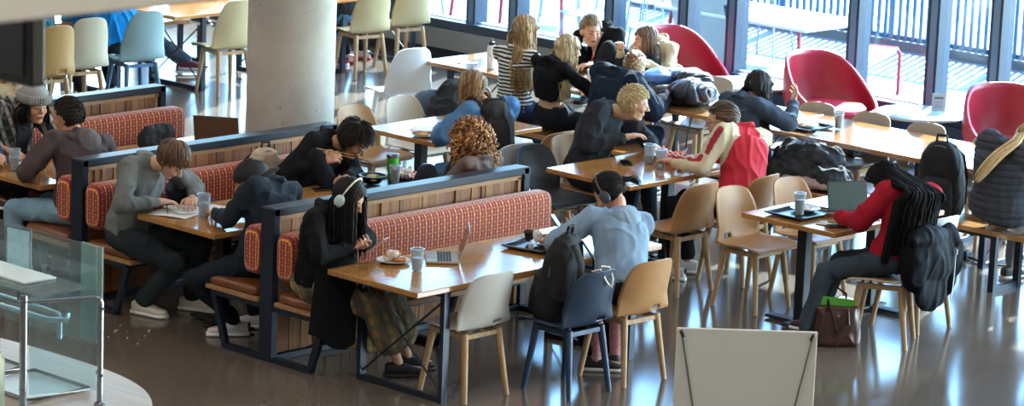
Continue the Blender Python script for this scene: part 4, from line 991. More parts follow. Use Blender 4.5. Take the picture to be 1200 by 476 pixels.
# 9 jeans on the far bench
person('person in faded jeans and maroon sneakers on the bench behind the far left table', (5.95, 8.95, .56), (5.95, 8.9, 1.24), -40, (-60, 10), ((6.1, 8.4, .8), (6.4, 8.6, .8)), ((6.62, 8.28, .09), (6.6, 8.5, .09)), '#6f7780', '#4e5c6c', '#6a2631', '#dedede', hs('fwd', .06, BR, n=120), s=1.05, vox=.009, toes=((.8, -.7, 0), (.8, -.6, 0)))
person('person in a red top at the sunlit table, hidden by the lone cream chair', (6.9, 8.98, .56), (6.9, 8.75, 1.24), -90, (-90, 10), ((6.75, 8.35, .8), (7.05, 8.35, .8)), (None, None), '#b0333c', '#2b3442', '#333333', hair=hs('fwd', .06, BR, n=120), s=1.0, vox=.009)
# 10, 11 on the cream chairs beyond the column
person('person in a black jacket with red sneakers on the first cream chair past the column', (8.0, 7.80, .57), (7.95, 8.05, 1.22), 110, (100, 15), ((7.85, 8.2, .8), (8.1, 8.2, .8)), ((8.2, 8.05, .09), (7.95, 8.0, .09)), '#15181e', '#2c5b8c', '#b3262e', '#e5e5e5', hs('fwd', .07, DK, n=120), s=1.02, puff=.03, vox=.009)
person('person in a dark jacket and black trousers on the cream chair next to the window', (8.60, 7.92, .57), (8.5, 8.12, 1.22), 110, (110, 15), ((8.4, 8.25, .8), (8.65, 8.25, .8)), ((8.65, 8.2, .09), (8.35, 8.1, .09)), '#1e2024', '#15171c', '#c9c9c9', '#a02c30', hs('fwd', .07, DK, n=120), s=1.02, puff=.03, vox=.009)
# 12 chopsticks man
b = person('person in a black sweatshirt and glasses eating with chopsticks', (1.66, 1.50, .56), (1.86, 1.18, 1.04), -72, (-80, 40), ((1.55, 1.13, .90), (1.63, .98, .80)), (None, None),
    '#17191d', '#1c2026', '#22252a', hair=hs('mess', .07, ('#15100e', '#241c18'), n=460, wave=.01, freq=90, w=.008), skin='light', s=1.06, puff=.012, palms=((.6, .3, -.4), None), curl=(45, 30), bow=.6)
glasses(b); PCHOP = b
# 13 woman in white headphones
b = person('person with white headphones on long black hair, in a long black coat', (.10, -.37, .57), (.16, -.56, 1.14), -72, (-70, 32), ((.15, -.72, .83), (.24, -.70, .82)), ((.40, -.80, .09), (.56, -.72, .09)),
    '#0f1013', None, '#101114', '#1c1d20', hs('long', .46, BK, n=420, wave=.003, w=.009, part=.01, seed=6), 'fair', .98, fem=True, puff=.014, palms=((0, .3, .8), (0, .3, .8)), curl=(40, 40), toes=((.8, -.55, 0), (.8, -.5, 0)), kneeout=.1)
PHP = b; O = b['O']
hp_(b, P('#cfc9b8', .4), P('#b9d3cf', .35), 'headphones')
g = G(); L_ = b['legs']; hm = V((.33, -.66, .33)); g.ell(b['P'], (.17, .19, .12))
for hp, k, ft in L_: g.cap(hp, k, .10, .095); g.cap(k, k.lerp(ft, .55), .095, .12)
g.cap(L_[0][1], L_[1][1], .09, .09); g.cap(L_[0][1].lerp(L_[0][2], .5), L_[1][1].lerp(L_[1][2], .5), .11, .11)
link('skirt', remesh(g, .011, 4, folds(.018, 9, 3, (1, 1, .25)), O), m_plaid('brown_plaid', '#5d5040', '#94794f', '#3f564e', .085), b['root'], ang=180)
g = G()   # scarf hanging beside the skirt
def sf(u, v): return V((.14 + u * .16 + .03 * math.sin(v * 5), -.60 - .05 * math.sin(u * 9) - .12 * u, .62 - v * .44 + .02 * math.sin(u * 7))) - O
g.grid(sf, 16, 20); g.build('scarf', m_plaid('tan_plaid', '#86704f', '#bda676', '#4c6e67', .06), b['root'], solid=.012, ang=180)
g = G()   # coat skirt panel draped over the bench end
def cf(u, v):
    a = -2.55 + u * 2.3; r = .20 + .05 * v; return V((.08 + math.cos(a) * r * .95 - .05 * v, -.42 + math.sin(a) * (r + .03) , .80 - v * (.60 - .28 * abs(u - .42)) + .012 * math.sin(u * 18))) - O
g.grid(cf, 30, 22); g.build('coat_skirt', P('#101115', .95, spec=.2), b['root'], solid=.02, ang=180)
# 14 curly hair
b = person('person with a big cloud of curly ginger hair seen from behind in the near booth', (2.12, .34, .56), (2.19, .40, 1.12), 95, (100, 12), ((2.0, .78, .80), (2.3, .78, .80)), (None, None), '#6b5c58', '#2a3038', '#333333', hair=None, skin='light', s=.98, fem=True, vox=.007)
g = G(); rr = random.Random(5); H, M, O = b['H'], b['M'], b['O']
for k in range(820):
    z = rr.uniform(-1, 1); a = rr.uniform(0, 2 * PI); q = math.sqrt(1 - z * z); d = V((q * math.cos(a), q * math.sin(a), z))
    if d.x > .45 and d.z < .45: continue
    r0 = V((.145 + (.02 if z < 0 else 0), .168 + .05 * max(0, -z), .15)); c = V((-.03, 0, .0 - (.02 if z < 0 else 0)))
    k1 = rr.uniform(.72, 1.04); p = V((d.x * r0.x, d.y * r0.y, d.z * r0.z)) * k1 + c
    if z < -.2: p.z -= rr.uniform(0, .20); p.y *= rr.uniform(.9, 1.25)
    pts = []; ph = rr.uniform(0, 6); ax = V((rr.gauss(0, .35) + d.x * .4, rr.gauss(0, .35) + d.y * .4, -1)).normalized(); s1 = ax.orthogonal().normalized(); s2 = ax.cross(s1)
    for j in range(13): t = j / 12; pts.append(H + M @ (p + ax * (t * .075 - .03) + (s1 * math.cos(t * 11 + ph) + s2 * math.sin(t * 11 + ph)) * .010) - O)
    g.tube(pts, [.0045 + .003 * math.sin(PI * j / 12) for j in range(13)], 5, k % 3)
g.ell(H + M @ V((-.03, 0, -.01)) - O, (.118, .140, .13), M, 20, 14, 0); g.ell(H + M @ V((-.05, 0, -.12)) - O, (.08, .15, .09), M, 20, 12, 0)
g.build('hair', [P('#70452a', .6), P('#9c6a3c', .5), P('#b98a55', .5)], b['root'], ang=80)
# 15 denim jacket woman
b = person('person in a blue denim jacket with black quilted back and wavy fair hair eating pasta', (3.62, 1.50, .57), (3.58, 1.72, 1.16), 95, (112, 22), ((3.88, 2.05, .86), (3.50, 2.02, .82)), ((3.7, 1.95, .09), (3.5, 1.9, .09)),
    '#2a2827', '#56789a', '#c8c8c8', hair=hs('long', .27, ('#6b4b30', '#a07c50'), n=320, wave=.014, w=.009, freq=50), skin='light', s=1.0, fem=True, puff=.03, hood='#26231f', twist=-22, folds_=.016, vox=.006, sleevemat=('set', m_denim('denim_blue', '#5f8bb5', '#2f5c8c')))
# 16 stripes
b = person('person with long blonde hair in a black and white striped top on the communal bench', (5.58, 3.18, .58), (5.66, 3.16, 1.22), 10, (-18, 10), ((5.98, 2.9, .80), (6.0, 3.2, .80)), ((5.95, 2.9, .09), (5.95, 3.2, .09)),
    '#ffffff', '#2b3f63', '#cfcfcf', hair=hs('long', .48, ('#8a6c48', '#c4a878'), n=360, wave=.007, w=.009), skin='fair', s=1.0, fem=True, topmat=m_stripes('breton', '#e4e2dc', '#15161a', .030, .5), vox=.0065)
# 17 black top
b = person('person with wavy blonde hair in a cropped black top on the communal bench', (5.56, 2.74, .58), (5.64, 2.66, 1.13), 0, (-30, 10), ((6.0, 2.45, .80), (6.02, 2.75, .80)), ((5.95, 2.5, .09), (5.95, 2.75, .09)),
    '#121419', '#1b222b', '#222222', hair=hs('long', .40, ('#a08660', '#dcc79c'), n=360, wave=.014, w=.009, freq=45, seed=9), skin='fair', s=.98, fem=True, vox=.0065, hemz=.3)
# 18 v-neck
b = person('person with tied back fair hair in a black v-neck facing the camera', (7.12, 3.60, .55), (6.93, 3.58, 1.05), 190, (-118, 8), ((6.7, 3.75, .80), (6.62, 3.35, .80)), (None, None),
    '#14171c', '#1c2026', '#222222', hair=hs('back', .13, ('#6a5138', '#9c8058'), n=300, w=.008), skin='fair', s=1.04, fem=True, vox=.006)
N, ch, tw, sd, s, O = b['N'], b['ch'], b['tw'], b['sd'], b['s'], b['O']
g = G()
def vn(u, v): return N + tw * ((u - .5) * .11 * (1 - v)) * s - sd * (.02 + v * .21) * s + ch * (.092 + .045 * math.sin(v * 1.9) - .01 * abs(u - .5)) * s - O
g.grid(vn, 8, 12); g.build('neckline', skinmat('fair'), b['root'], solid=.01)
# 19 cream top
b = person('person with long brown hair in a cream knit top drinking at the communal table', (7.15, 3.02, .55), (6.98, 3.0, 1.04), 175, (150, 5), ((6.72, 3.12, .98), (6.72, 2.85, .9)), (None, None),
    '#cfc7ad', '#20242c', '#222222', hair=hs('long', .42, ('#4f3a28', '#7a5c40'), n=340, wave=.003, w=.009), skin='fair', s=.98, fem=True, vox=.006)
# 20 bun
b = person('person with a fair bun in a dark navy puffer leaning on the communal table', (5.58, 2.18, .52), (5.88, 2.14, 1.03), 0, (20, 25), ((6.1, 1.9, .82), (6.15, 2.35, .95)), ((5.9, 2.0, .09), (5.95, 2.3, .09)),
    '#1a2536', '#1d2c44', '#222222', hair=hs('back', .09, ('#8a6a48', '#bfa078'), n=300, w=.007), skin='fair', s=1.02, fem=True, puff=.04, folds_=.018, vox=.0065, elbow=((0, -.6, -1), (0, .6, -1)))
bun(b, ('#8a6a48', '#bfa078'), (-.10, 0, .075), .04)
# 21 blond man
b = person('person with short bleached hair in a charcoal sweatshirt leaning on the pedestal table', (4.08, 1.02, .57), (4.36, .80, 1.10), -70, (-42, 12), ((4.16, .62, .86), (4.36, .50, .80)), ((4.1, .6, .09), (4.4, .6, .09)),
    '#2b2d34', '#20252c', '#2a2a2a', hair=hs('crop', .020, ('#b59c6c', '#dccb9c'), n=600, w=.007, wave=.002), skin='fair', s=1.06, puff=.018, collar=1, vox=.0055, folds_=.017)
g = G(); O = b['O']; g.ell(b['N'] - b['sd'] * .22 + b['ch'] * .138 - b['tw'] * .03 - O, (.05, .006, .065), Matrix((b['tw'], b['ch'], b['sd'])).transposed(), 14, 8); g.ell(b['N'] - b['sd'] * .21 + b['ch'] * .142 - b['tw'] * .03 - O, (.024, .006, .032), Matrix((b['tw'], b['ch'], b['sd'])).transposed(), 12, 8, 1)
g.build('chest_print', [P('#15100f', .9), P('#8d5648', .9)], b['root'])
# 22 raglan
def m_raglan():
    return [P('#c12a3a', .8, var=.08, vs=5, spec=.3), P('#cfc3a6', .85), P('#9a1f35', .8)]
b = person('person in a red and cream raglan shirt with glasses seen from behind', (4.24, -.36, .57), (4.35, -.06, 1.10), 112, (132, 8), ((4.30, .22, .80), (3.98, .16, .80)), ((4.1, -.02, .09), (3.85, -.1, .09)),
    '#c12a3a', '#14171d', '#dcdcdc', hair=hs('back', .11, ('#3a2a20', '#6a5138'), n=420, w=.009, wave=.005), skin='fair', s=1.06, puff=.016, topmat=m_raglan()[0], twist=-28, sleevemat=('raglan', m_raglan()[1], m_raglan()[2]), vox=.0055)
glasses(b, '#20242c')
# 23 dark haired woman
b = person('person with long dark hair in a slate blue sweatshirt with a raised hand', (5.56, .62, .58), (5.62, .64, 1.12), -8, (-5, 12), ((5.86, .40, 1.03), (5.95, .80, .80)), ((5.9, .4, .09), (5.95, .8, .09)),
    '#3e4a5a', '#27334a', '#333333', hair=hs('long', .42, ('#181416', '#2e2628'), n=380, wave=.012, w=.009), skin='light', s=1.0, fem=True, puff=.016, vox=.0055, palms=((-.3, .3, .3), None), elbow=((0, -.8, -.8), None))
# 24 light blue hoodie
b = person('person in a light blue hoodie and grey headphones at the front table', (1.52, -1.66, .57), (1.74, -1.32, 1.10), 92, (108, 42), ((1.78, -1.12, .82), (1.58, -1.05, .84)), ((1.66, -1.50, .09), (1.50, -1.48, .09)),
    '#7f97b0', '#1a1d22', '#1d2026', '#d8d8d8', hs('back', .13, BK, n=420, w=.009), 'light', 1.0, puff=.024, hood='#8299b0', folds_=.013, twist=-16, baggy=.95, palms=((0, .4, .8), (0, .4, .8)), curl=(35, 35), toes=((.5, .5, 0), (.6, -.6, 0)))
hp_(b, P('#4a4d52', .45), P('#3c3f45', .5)); PHO = b
tail(b, BK, b['H'] + b['M'] @ V((-.10, 0, .02)), [b['H'] + b['M'] @ V((-.15, -.05, -.0)), b['H'] + b['M'] @ V((-.17, -.10, -.07))], 30, .03)
g = G(); O = b['O']
for hp, k, ft in b['legs']: g.cap(ft + V((0, 0, .20)) - O, ft - V((0, 0, .01)) - O, .047, .04)
g.build('leggings_cuff', P('#b07d80', .9, var=.35, vs=60), b['root'])
# 25 braids
b = person('person with long black braids in a red sweater and grey jeans at the laptop table', (3.66, -2.19, .57), (3.67, -2.07, 1.08), 104, (72, 12), ((3.80, -1.72, .80), (3.52, -1.72, .80)), ((3.45, -1.72, .09), (3.12, -1.88, .09)),
    '#a01c2e', '#37424c', '#1f2228', hair=None, skin='brown', s=1.0, fem=True, puff=.022, folds_=.015, kneeout=.35, twist=-36)
g = G(); rr = random.Random(8); H, M, O = b['H'], b['M'], b['O']; N, sd, SHs = b['N'], b['sd'], [b['arms'][0][0], b['arms'][1][0]]
def cap2(u, v):
    a = 2 * PI * u; ph = v * R(120); return H + M @ (V((math.cos(a) * math.sin(ph) * .106, math.sin(a) * math.sin(ph) * .086, math.cos(ph) * .106)) + V((-.014, 0, .028))) - O
g.grid(cap2, 36, 18, 0, lambda u, v: math.cos(2 * PI * u) > .2 and v > .50)
for k in range(210):
    a = rr.uniform(-PI, PI); z = rr.uniform(.1, 1); q = math.sqrt(1 - z * z); p = V((q * math.cos(a) * .108, q * math.sin(a) * .09, z * .108)) + V((-.012, 0, .028))
    if p.x > .03 and p.z < .08: continue
    out = V((p.x - .02, p.y, 0)); out = out.normalized() if out.length > .01 else V((-1, 0, 0))
    if out.x > .3: out = V((-.1, math.copysign(1, out.y), 0)).normalized()
    cur = H + M @ p; W = [cur]; ln = rr.uniform(.42, .60); ow = M @ out; n = int(ln / .02)
    if ow.dot(b['ch']) < .25:                                   # these fall down the back
        lat = max(-.17, min(.17, ow.dot(b['tw']) * .2 + rr.uniform(-.03, .03))); dep = rr.uniform(.165, .20); kp = [cur, cur + ow * .05 + V((0, 0, -.05)), N - b['ch'] * (dep - .03) + b['tw'] * lat * .8 + sd * .03]
        kp += [N - b['ch'] * (dep * (1 - .35 * (abs(lat) / .17) ** 2)) + b['tw'] * lat - sd * q_ for q_ in [.08 + .07 * i_ for i_ in range(int((ln - .05) / .07))]]
        m_ = len(kp) - 1
        for j in range(1, 27):
            t = j / 26 * m_; i_ = min(int(t), m_ - 1); u_ = t - i_; p_ = [kp[max(0, min(m_, i_ + o_))] for o_ in (-1, 0, 1, 2)]
            W.append(.5 * (2 * p_[1] + (p_[2] - p_[0]) * u_ + (2 * p_[0] - 5 * p_[1] + 4 * p_[2] - p_[3]) * u_ ** 2 + (3 * p_[1] - p_[0] - 3 * p_[2] + p_[3]) * u_ ** 3) + V((math.sin(j + k), math.cos(j * .8 + k), 0)) * .003)
        n = 0
    for j in range(n):
        t = j / n; d = V((0, 0, -1)) + ow * max(0, .9 - t * 3.2); cur = cur + d.normalized() * .02
        for c, r in [(H, .105), (N - sd * .05, .12), (N - sd * .2, .165), (N - sd * .34, .17)] + [(q_, .095) for q_ in SHs]:
            e = cur - c
            if e.length < r: cur = c + e.normalized() * (r + .004)
        W.append(cur)
    g.tube([w_ - O for w_ in W], [.0078 + .0022 * math.sin(j * 1.9) for j in range(len(W))], 6, k % 2)
g.build('braids', [P('#08080a', .8, spec=.18), P('#101014', .8, spec=.18)], b['root'], ang=80)
# 26 ponytail in quilted coat
b = person('person with a blonde ponytail in a dark grey quilted coat at the right edge', (5.50, -1.76, .58), (5.60, -1.90, 1.10), -8, (-20, 8), ((6.0, -1.9, .80), (6.0, -1.5, .80)), ((5.9, -1.9, .09), (5.9, -1.6, .09)),
    '#41464f', '#8a9098', '#333333', hair=hs('back', .10, ('#9c7c4c', '#cdb27c'), n=320, w=.007), skin='fair', s=1.04, fem=True, puff=.042, folds_=.006, stocky=1.22, vox=.0065,
    topmat=None)
for ch_ in b['root'].children:
    if ch_.name.startswith('jacket'):
        me = ch_.data; n = len(me.vertices); c_ = np.empty(n * 3); me.vertices.foreach_get('co', c_); c_ = c_.reshape(-1, 3); no = np.empty(n * 3); me.vertex_normals.foreach_get('vector', no); no = no.reshape(-1, 3)
        c_ += no * (-.014 * (1 - np.abs(np.sin(c_[:, 2] * PI / .052))) ** 3)[:, None]; me.vertices.foreach_set('co', c_.ravel()); me.update()
Hh = b['H']; tail(b, ('#b99a64', '#dcc79a'), Hh + b['M'] @ V((-.105, .0, .06)), [V((5.37, -1.93, 1.13)), V((5.25, -1.88, 1.04)), V((5.17, -1.82, .93)), V((5.14, -1.77, .84))], 80, .035)
# ------------------------------------------------------------------ things on the tables
def cup(x, y, z, label, h=.125, r=.040, drink=None, lvl=.6, grp='clear plastic cups', foam=False):
    t = thing('plastic_cup', label, 'cup', (x, y, z), 0, grp)
    g = G(); g.lathe((0, 0, 0), [(0, .002), (r * .72, .002), (r, h), (r + .002, h), (r + .002, h + .003), (r - .003, h + .003), (r - .003, h - .002), (r * .68, .006), (0, .006)], 24, cap=False); g.build('cup_wall', M_clear, t)
    g = G(); k = r * .72 + (r * .26) * lvl; g.lathe((0, 0, 0), [(0, .007), (r * .66, .007), (k - .003, h * lvl), (0, h * lvl)], 20); g.build('drink', drink or P('#c3ccd2', .1), t)
    g = G(); rr = random.Random(int(x * 100))
    for q in range(6):
        a = rr.uniform(0, 6.28); d = rr.uniform(0, k * .55); g.box((math.cos(a) * d, math.sin(a) * d, h * lvl + rr.uniform(-.02, .006)), (.018, .018, .018), 0, Matrix.Rotation(a, 3, 'Z') @ Matrix.Rotation(a * 2, 3, 'X'))
    g.build('ice', M_ice, t, bevel=.002)
    return t
def plate(x, y, z, r, label, food=None, col='#d9dad8', grp=None):
    t = thing('plate', label, 'plate', (x, y, z), 0, grp)
    g = G(); g.lathe((0, 0, 0), [(0, .004), (r * .68, .004), (r, .018), (r, .021), (r * .66, .009), (0, .009)], 40, cap=False); g.build('dish', P(col, .35), t)
    if food: food(t)
    return t
def lump(c, r, col, parent, name='food', seed=1, amp=.2):
    g = G(); rr = random.Random(seed)
    for k in range(9): g.ell(V(c) + V((rr.uniform(-1, 1) * r[0] * .6, rr.uniform(-1, 1) * r[1] * .6, rr.uniform(-.2, .6) * r[2])), (r[0] * .5, r[1] * .5, r[2] * .6), None, 10, 7, k % len(col))
    return g.build(name, [P(q, .6, var=.25, vs=60) for q in col], parent, ang=80)
def tray(x, y, z, l, w, rz, label, col='#1b1e22'):
    t = thing('food_tray', label, 'tray', (x, y, z), rz)
    def f(u, v):
        p = ((u - .5) * 2, (v - .5) * 2); e = max(abs(p[0]), abs(p[1])); return V((p[0] * l / 2, p[1] * w / 2, .004 + .018 * max(0, (e - .86) / .14) ** 1.2))
    g = G(); g.grid(f, 28, 28); g.build('pan', P(col, .3), t, solid=.004)
    g = G(); a = .98; g.tube([(sx * l / 2 * a, sy * w / 2 * a, .022) for sx, sy in ((-1, -.85), (-.85, -1), (.85, -1), (1, -.85), (1, .85), (.85, 1), (-.85, 1), (-1, .85))], .005, 6, loop=True); g.build('rim', P(col, .3), t)
    return t
def laptop(x, y, z, rz, ang, label, body='#9b9da0', scr='#10151d', w=.31, d=.215, lidback=None):
    t = thing('laptop', label, 'laptop', (x, y, z), rz)                     # the user sits on the -x side, the screen faces -x
    g = G(); g.box((0, 0, .009), (d, w, .016)); g.build('base', P(body, .35, .5), t, bevel=.004)
    g = G()
    for i in range(5):
        for j in range(13): g.box((.028 - i * .018 + .02, (j - 6) * .021, .0185), (.015, .018, .003))
    g.build('keyboard', P('#24272b', .5), t, smooth=False)
    g = G(); g.box((-.065, 0, .0178), (.06, .1, .0015)); g.build('trackpad', P('#888b8f', .3, .3), t, smooth=False)
    M = Matrix.Rotation(R(ang - 90), 3, 'Y'); c = V((d / 2 - .004, 0, .016))
    g = G(); g.box(c + M @ V((0, 0, .104)), (.006, w, .208), 0, M); l = g.build('lid', P(lidback or body, .35, .4), t, bevel=.003)
    g = G(); g.box(c + M @ V((-.0038, 0, .104)), (.001, w - .016, .19), 0, M); g.build('screen', scr if not isinstance(scr, str) else P(scr, .1), l, smooth=False)
    return t
def phone(x, y, z, M, label, col='#101216', grp=None):
    t = thing('smartphone', label, 'phone', (x, y, z)); g = G(); g.box((0, 0, 0), (.072, .148, .008), 0, M); g.build('case', P(col, .35), t, bevel=.003)
    g = G(); g.box(M @ V((0, 0, .0045)), (.066, .14, .001), 0, M); g.build('screen', M_screen, t, smooth=False); return t
def blob(name, label, cat, loc, ells, col, amp=.02, f=8., vox=.008, seed=1, st=(1, 1, 1), mat=None, grp=None, sm=3):
    """cloth heap: ells = list of (centre, radii, (rx, ry, rz degrees))"""
    g = G()
    for e in ells:
        M = Matrix.Identity(3)
        if len(e) > 2: M = Matrix.Rotation(R(e[2][2]), 3, 'Z') @ Matrix.Rotation(R(e[2][1]), 3, 'Y') @ Matrix.Rotation(R(e[2][0]), 3, 'X')
        g.ell(e[0], e[1], M, 20, 14)
    me = remesh(g, vox, sm, folds(amp, f, seed, st)); o = link(name, me, mat or P(col, .85, var=.15, vs=7), None, ang=180, loc=loc); return tag(o, label, cat, grp)
def backpack(loc, M, label, col, pocket, s=1., strapcol=None):
    t = thing('backpack', label, 'backpack', loc); T = lambda x, y, z: M @ V((x, y, z)) * s
    g = G()
    g.rings([[T(math.copysign(abs(math.cos(q)) ** .6, math.cos(q)) * a, math.copysign(abs(math.sin(q)) ** .6, math.sin(q)) * b, z) for q in [2 * PI * k / 28 for k in range(28)]] for z, a, b in ((-.24, .08, .05), (-.235, .12, .075), (-.2, .138, .088), (-.08, .145, .095), (.06, .138, .088), (.15, .122, .075), (.205, .09, .055), (.235, .045, .03))])
    link('body', remesh(g, .008, 3, folds(.008, 9, loc[0])), P(col, .85, var=.15, vs=9), t, ang=180)
    g = G(); g.rings([[T(math.copysign(abs(math.cos(q)) ** .6, math.cos(q)) * a, -.07 + math.copysign(abs(math.sin(q)) ** .6, math.sin(q)) * b, z) for q in [2 * PI * k / 24 for k in range(24)]] for z, a, b in ((-.215, .07, .03), (-.2, .10, .048), (-.1, .108, .055), (-.0, .10, .05), (.03, .07, .03))]); link('pocket', remesh(g, .007, 3, folds(.005, 12, 2)), P(pocket, .85, var=.15, vs=9), t, ang=180)
    g = G(); g.tube([T(-.035, 0, .235), T(-.03, 0, .275), T(.03, 0, .275), T(.035, 0, .235)], .009 * s, 8); g.build('handle', P(strapcol or col, .8), t)
    for sx in (-1, 1):
        g = G(); g.tube([T(sx * .05, .06, .20), T(sx * .085, .13, .12), T(sx * .10, .15, -.02), T(sx * .11, .09, -.19)], .022 * s, 8, 0, .3); g.build('strap', P(strapcol or col, .8), t)
    g = G(); g.tube([T(math.cos(q) * .135, -.012 - .03 * abs(math.sin(q)), .02 + math.sin(q) * .2) for q in [PI * k / 14 for k in range(15)]], .0035 * s, 6); g.build('zip', P('#6d7075', .4, .5), t)
    return t
TZ = .742
I3 = Matrix.Identity(3)
# near table
def pastry(t): lump((.0, .0, .035), (.062, .045, .045), ('#d7c3ae', '#c98a45', '#e5d6c8'), t, 'pastry', 3); lump((.02, -.045, .018), (.05, .03, .012), ('#c7812f', '#b86a28'), t, 'sauce', 5)
plate(.35, -.78, TZ, .105, 'white plate with a creamy pastry on the near table', pastry)
cup(.31, -1.03, TZ, 'clear cup of ice water beside the pastry plate', .135, .042)
laptop(.66, -.90, TZ, -44, 108, 'open silver laptop seen edge-on on the near table', '#b1aca2', '#22262c', .30, .21)
tr = tray(1.42, -1.02, TZ, .42, .32, 12, 'black tray of picked-over food under the backpack woman')
tr['label'] = 'black food tray with plates beside the light blue hoodie'
def leftover(t): lump((.01, .0, .03), (.06, .05, .035), ('#b9895e', '#d8c9b8', '#9c6a42'), t, 'leftovers', 7); lump((-.055, .03, .05), (.03, .03, .05), ('#e2dedb', '#cfc6c0'), t, 'napkin', 9)
plate(1.46, -1.04, TZ + .012, .10, 'white plate of leftovers on the black tray at the near table', leftover)
o = blob('muffin', 'dark chocolate muffin on the black tray', 'food', (1.42, -.93, TZ + .05), [((0, 0, 0), (.03, .03, .035)), ((0, 0, .025), (.038, .038, .02))], '#2a1a18', .004, 40, .004)
g = G(); g.lathe((0, 0, 0), [(.016, 0), (.018, .03), (.015, .032), (0, .032)], 16); o = g.build('sauce_tub', P('#d6d3cc', .4), loc=(1.30, -1.06, TZ + .012)); tag(o, 'small white sauce tub on the corner of the black tray', 'cup')
Hn = PHP['arms'][1][2]
phone(.235, -.755, .865, Matrix.Rotation(R(20), 3, 'Z') @ Matrix.Rotation(R(-40), 3, 'X'), 'pink cased smartphone in the hands of the headphone woman', '#b58d86')
Ha = PHO['arms'][1][2]
phone(1.62, -.99, .86, Matrix.Rotation(R(10), 3, 'Z') @ Matrix.Rotation(R(48), 3, 'X') @ Matrix.Rotation(R(15), 3, 'Y'), 'black smartphone held up by the light blue hoodie')
backpack((1.0, -1.60, .715), Matrix.Rotation(R(200), 3, 'Z') @ Matrix.Rotation(R(-10), 3, 'X'), 'black backpack slumped on the seat of the navy chair', '#141518', '#191b1f', 1.2)
t = tag(G().tube([(.0, .02, .0), (.02, -.03, .02), (.06, -.05, -.06), (.10, -.055, -.10), (.12, -.05, -.05), (.115, -.02, .02), (.06, .0, .03)], .007, 8).build('white_cord', P('#d9d4c8', .8), loc=(.98, -1.90, .80)), 'white cord loop hanging over the navy chair back', 'cord')
# booth between dividers one and two
def sheet(x, y, z, l, w, rz, label, col='#dcdcd8', nm='paper_sheet', cat='paper', grp='papers on the middle booth table'):
    def f(u, v): return V(((u - .5) * l, (v - .5) * w, .003 + .005 * math.sin(u * 5 + x * 9) * math.sin(v * 4)))
    o = G().grid(f, 12, 12).build(nm, P(col, .7, var=.06, vs=40), solid=.0015, loc=(x, y, z)); o.rotation_euler = (0, 0, R(rz)); return tag(o, label, cat, grp)
sheet(.16, 1.10, TZ, .21, .29, 20, 'white worksheet under the writing hand of the man in grey')
sheet(.30, 1.16, TZ + .004, .21, .27, -14, 'loose page overlapping the worksheet toward the plastic cup')
sheet(.52, 1.02, TZ, .20, .27, 25, 'white page lying beside the dark tablet on the middle booth table')
t = thing('tablet', 'dark tablet lying flat by the jacket elbow in the middle booth', 'tablet', (.58, .88, TZ), 25); g = G(); g.box((0, 0, .006), (.18, .25, .008)); g.build('case', P('#3d3f43', .5), t, bevel=.004); g = G(); g.box((0, 0, .011), (.165, .235, .001)); g.build('screen', P('#55565a', .25), t, smooth=False)
g = G(); g.tube([(0, 0, 0), (.03, .05, .07)], .004, 8); g.cap((0, 0, 0), (-.003, -.006, -.01), .003, .001, 6); tag(g.build('pen', P('#20242c', .4), loc=(.13, 1.13, TZ + .012)), 'dark pen in the hand of the man in grey', 'pen')
cup(.27, .93, TZ, 'clear cup of water between the man in grey and the capped person', .15, .044)
blob('navy_jacket', 'navy jacket slumped on the bench right of the man in grey', 'jacket', (.62, 1.52, .66), [((0, 0, 0), (.16, .12, .14)), ((-.05, -.02, .10), (.12, .10, .13), (0, -25, 0)), ((.12, -.06, -.02), (.10, .10, .08))], '#20283c', .022, 9)
o = blob('food_bag', 'crumpled gold snack bag at the back of the middle booth table', 'bag', (.80, .98, TZ + .03), [((0, 0, 0), (.07, .04, .03)), ((.06, .02, .01), (.05, .035, .03))], '#a8823f', .010, 24, .005)
o = blob('black_pouch', 'small black pouch beside the gold snack bag', 'pouch', (.68, 1.02, TZ + .035), [((0, 0, 0), (.05, .04, .035))], '#15161a', .006, 20, .005)
backpack((1.45, 1.66, .735), Matrix.Rotation(R(-12), 3, 'Z') @ Matrix.Rotation(R(4), 3, 'X'), 'cream canvas backpack with black straps leaning on the patterned backrest', '#b6a28e', '#a8927c', .95, '#2a2624')
tr = tray(1.98, .98, TZ, .46, .34, 0, 'black tray in front of the chopsticks eater')
t = thing('bowl', 'black takeaway bowl of food on the chopsticks eater tray', 'bowl', (1.90, 1.03, TZ + .012)); g = G(); g.lathe((0, 0, 0), [(0, .003), (.055, .003), (.095, .055), (.10, .058), (.094, .058), (.055, .010), (0, .010)], 32, cap=False); g.build('shell', P('#0f1012', .3), t); lump((0, 0, .035), (.075, .075, .02), ('#8a7a3a', '#c7b04a', '#54602e'), t, 'food', 4)
t = thing('tumbler', 'lime green insulated tumbler with a steel rim', 'tumbler', (2.13, 1.07, TZ)); g = G(); g.lathe((0, 0, 0), [(0, 0), (.031, 0), (.033, .06), (.041, .075), (.043, .165), (0, .165)], 32); g.build('body', P('#4fae3a', .35), t); g = G(); g.lathe((0, 0, 0), [(.043, .163), (.044, .167), (.044, .182), (.040, .186), (0, .186)], 32); g.build('rim', M_chrome, t); g = G(); g.lathe((0, 0, 0), [(.036, .185), (.036, .19), (0, .19)], 24); g.build('lid', P('#2c3034', .4), t)
cup(2.02, .93, TZ + .008, 'clear cup of dark cola left of the green tumbler', .13, .040, M_cola, .8, grp='drinks on the booth tables')
cup(2.28, .86, TZ, 'clear cup with a pale drink next to the checked paper', .125, .040)
t = thing('food_basket', 'red and white checked paper of food right of the green tumbler', 'basket', (2.22, 1.04, TZ), 20)
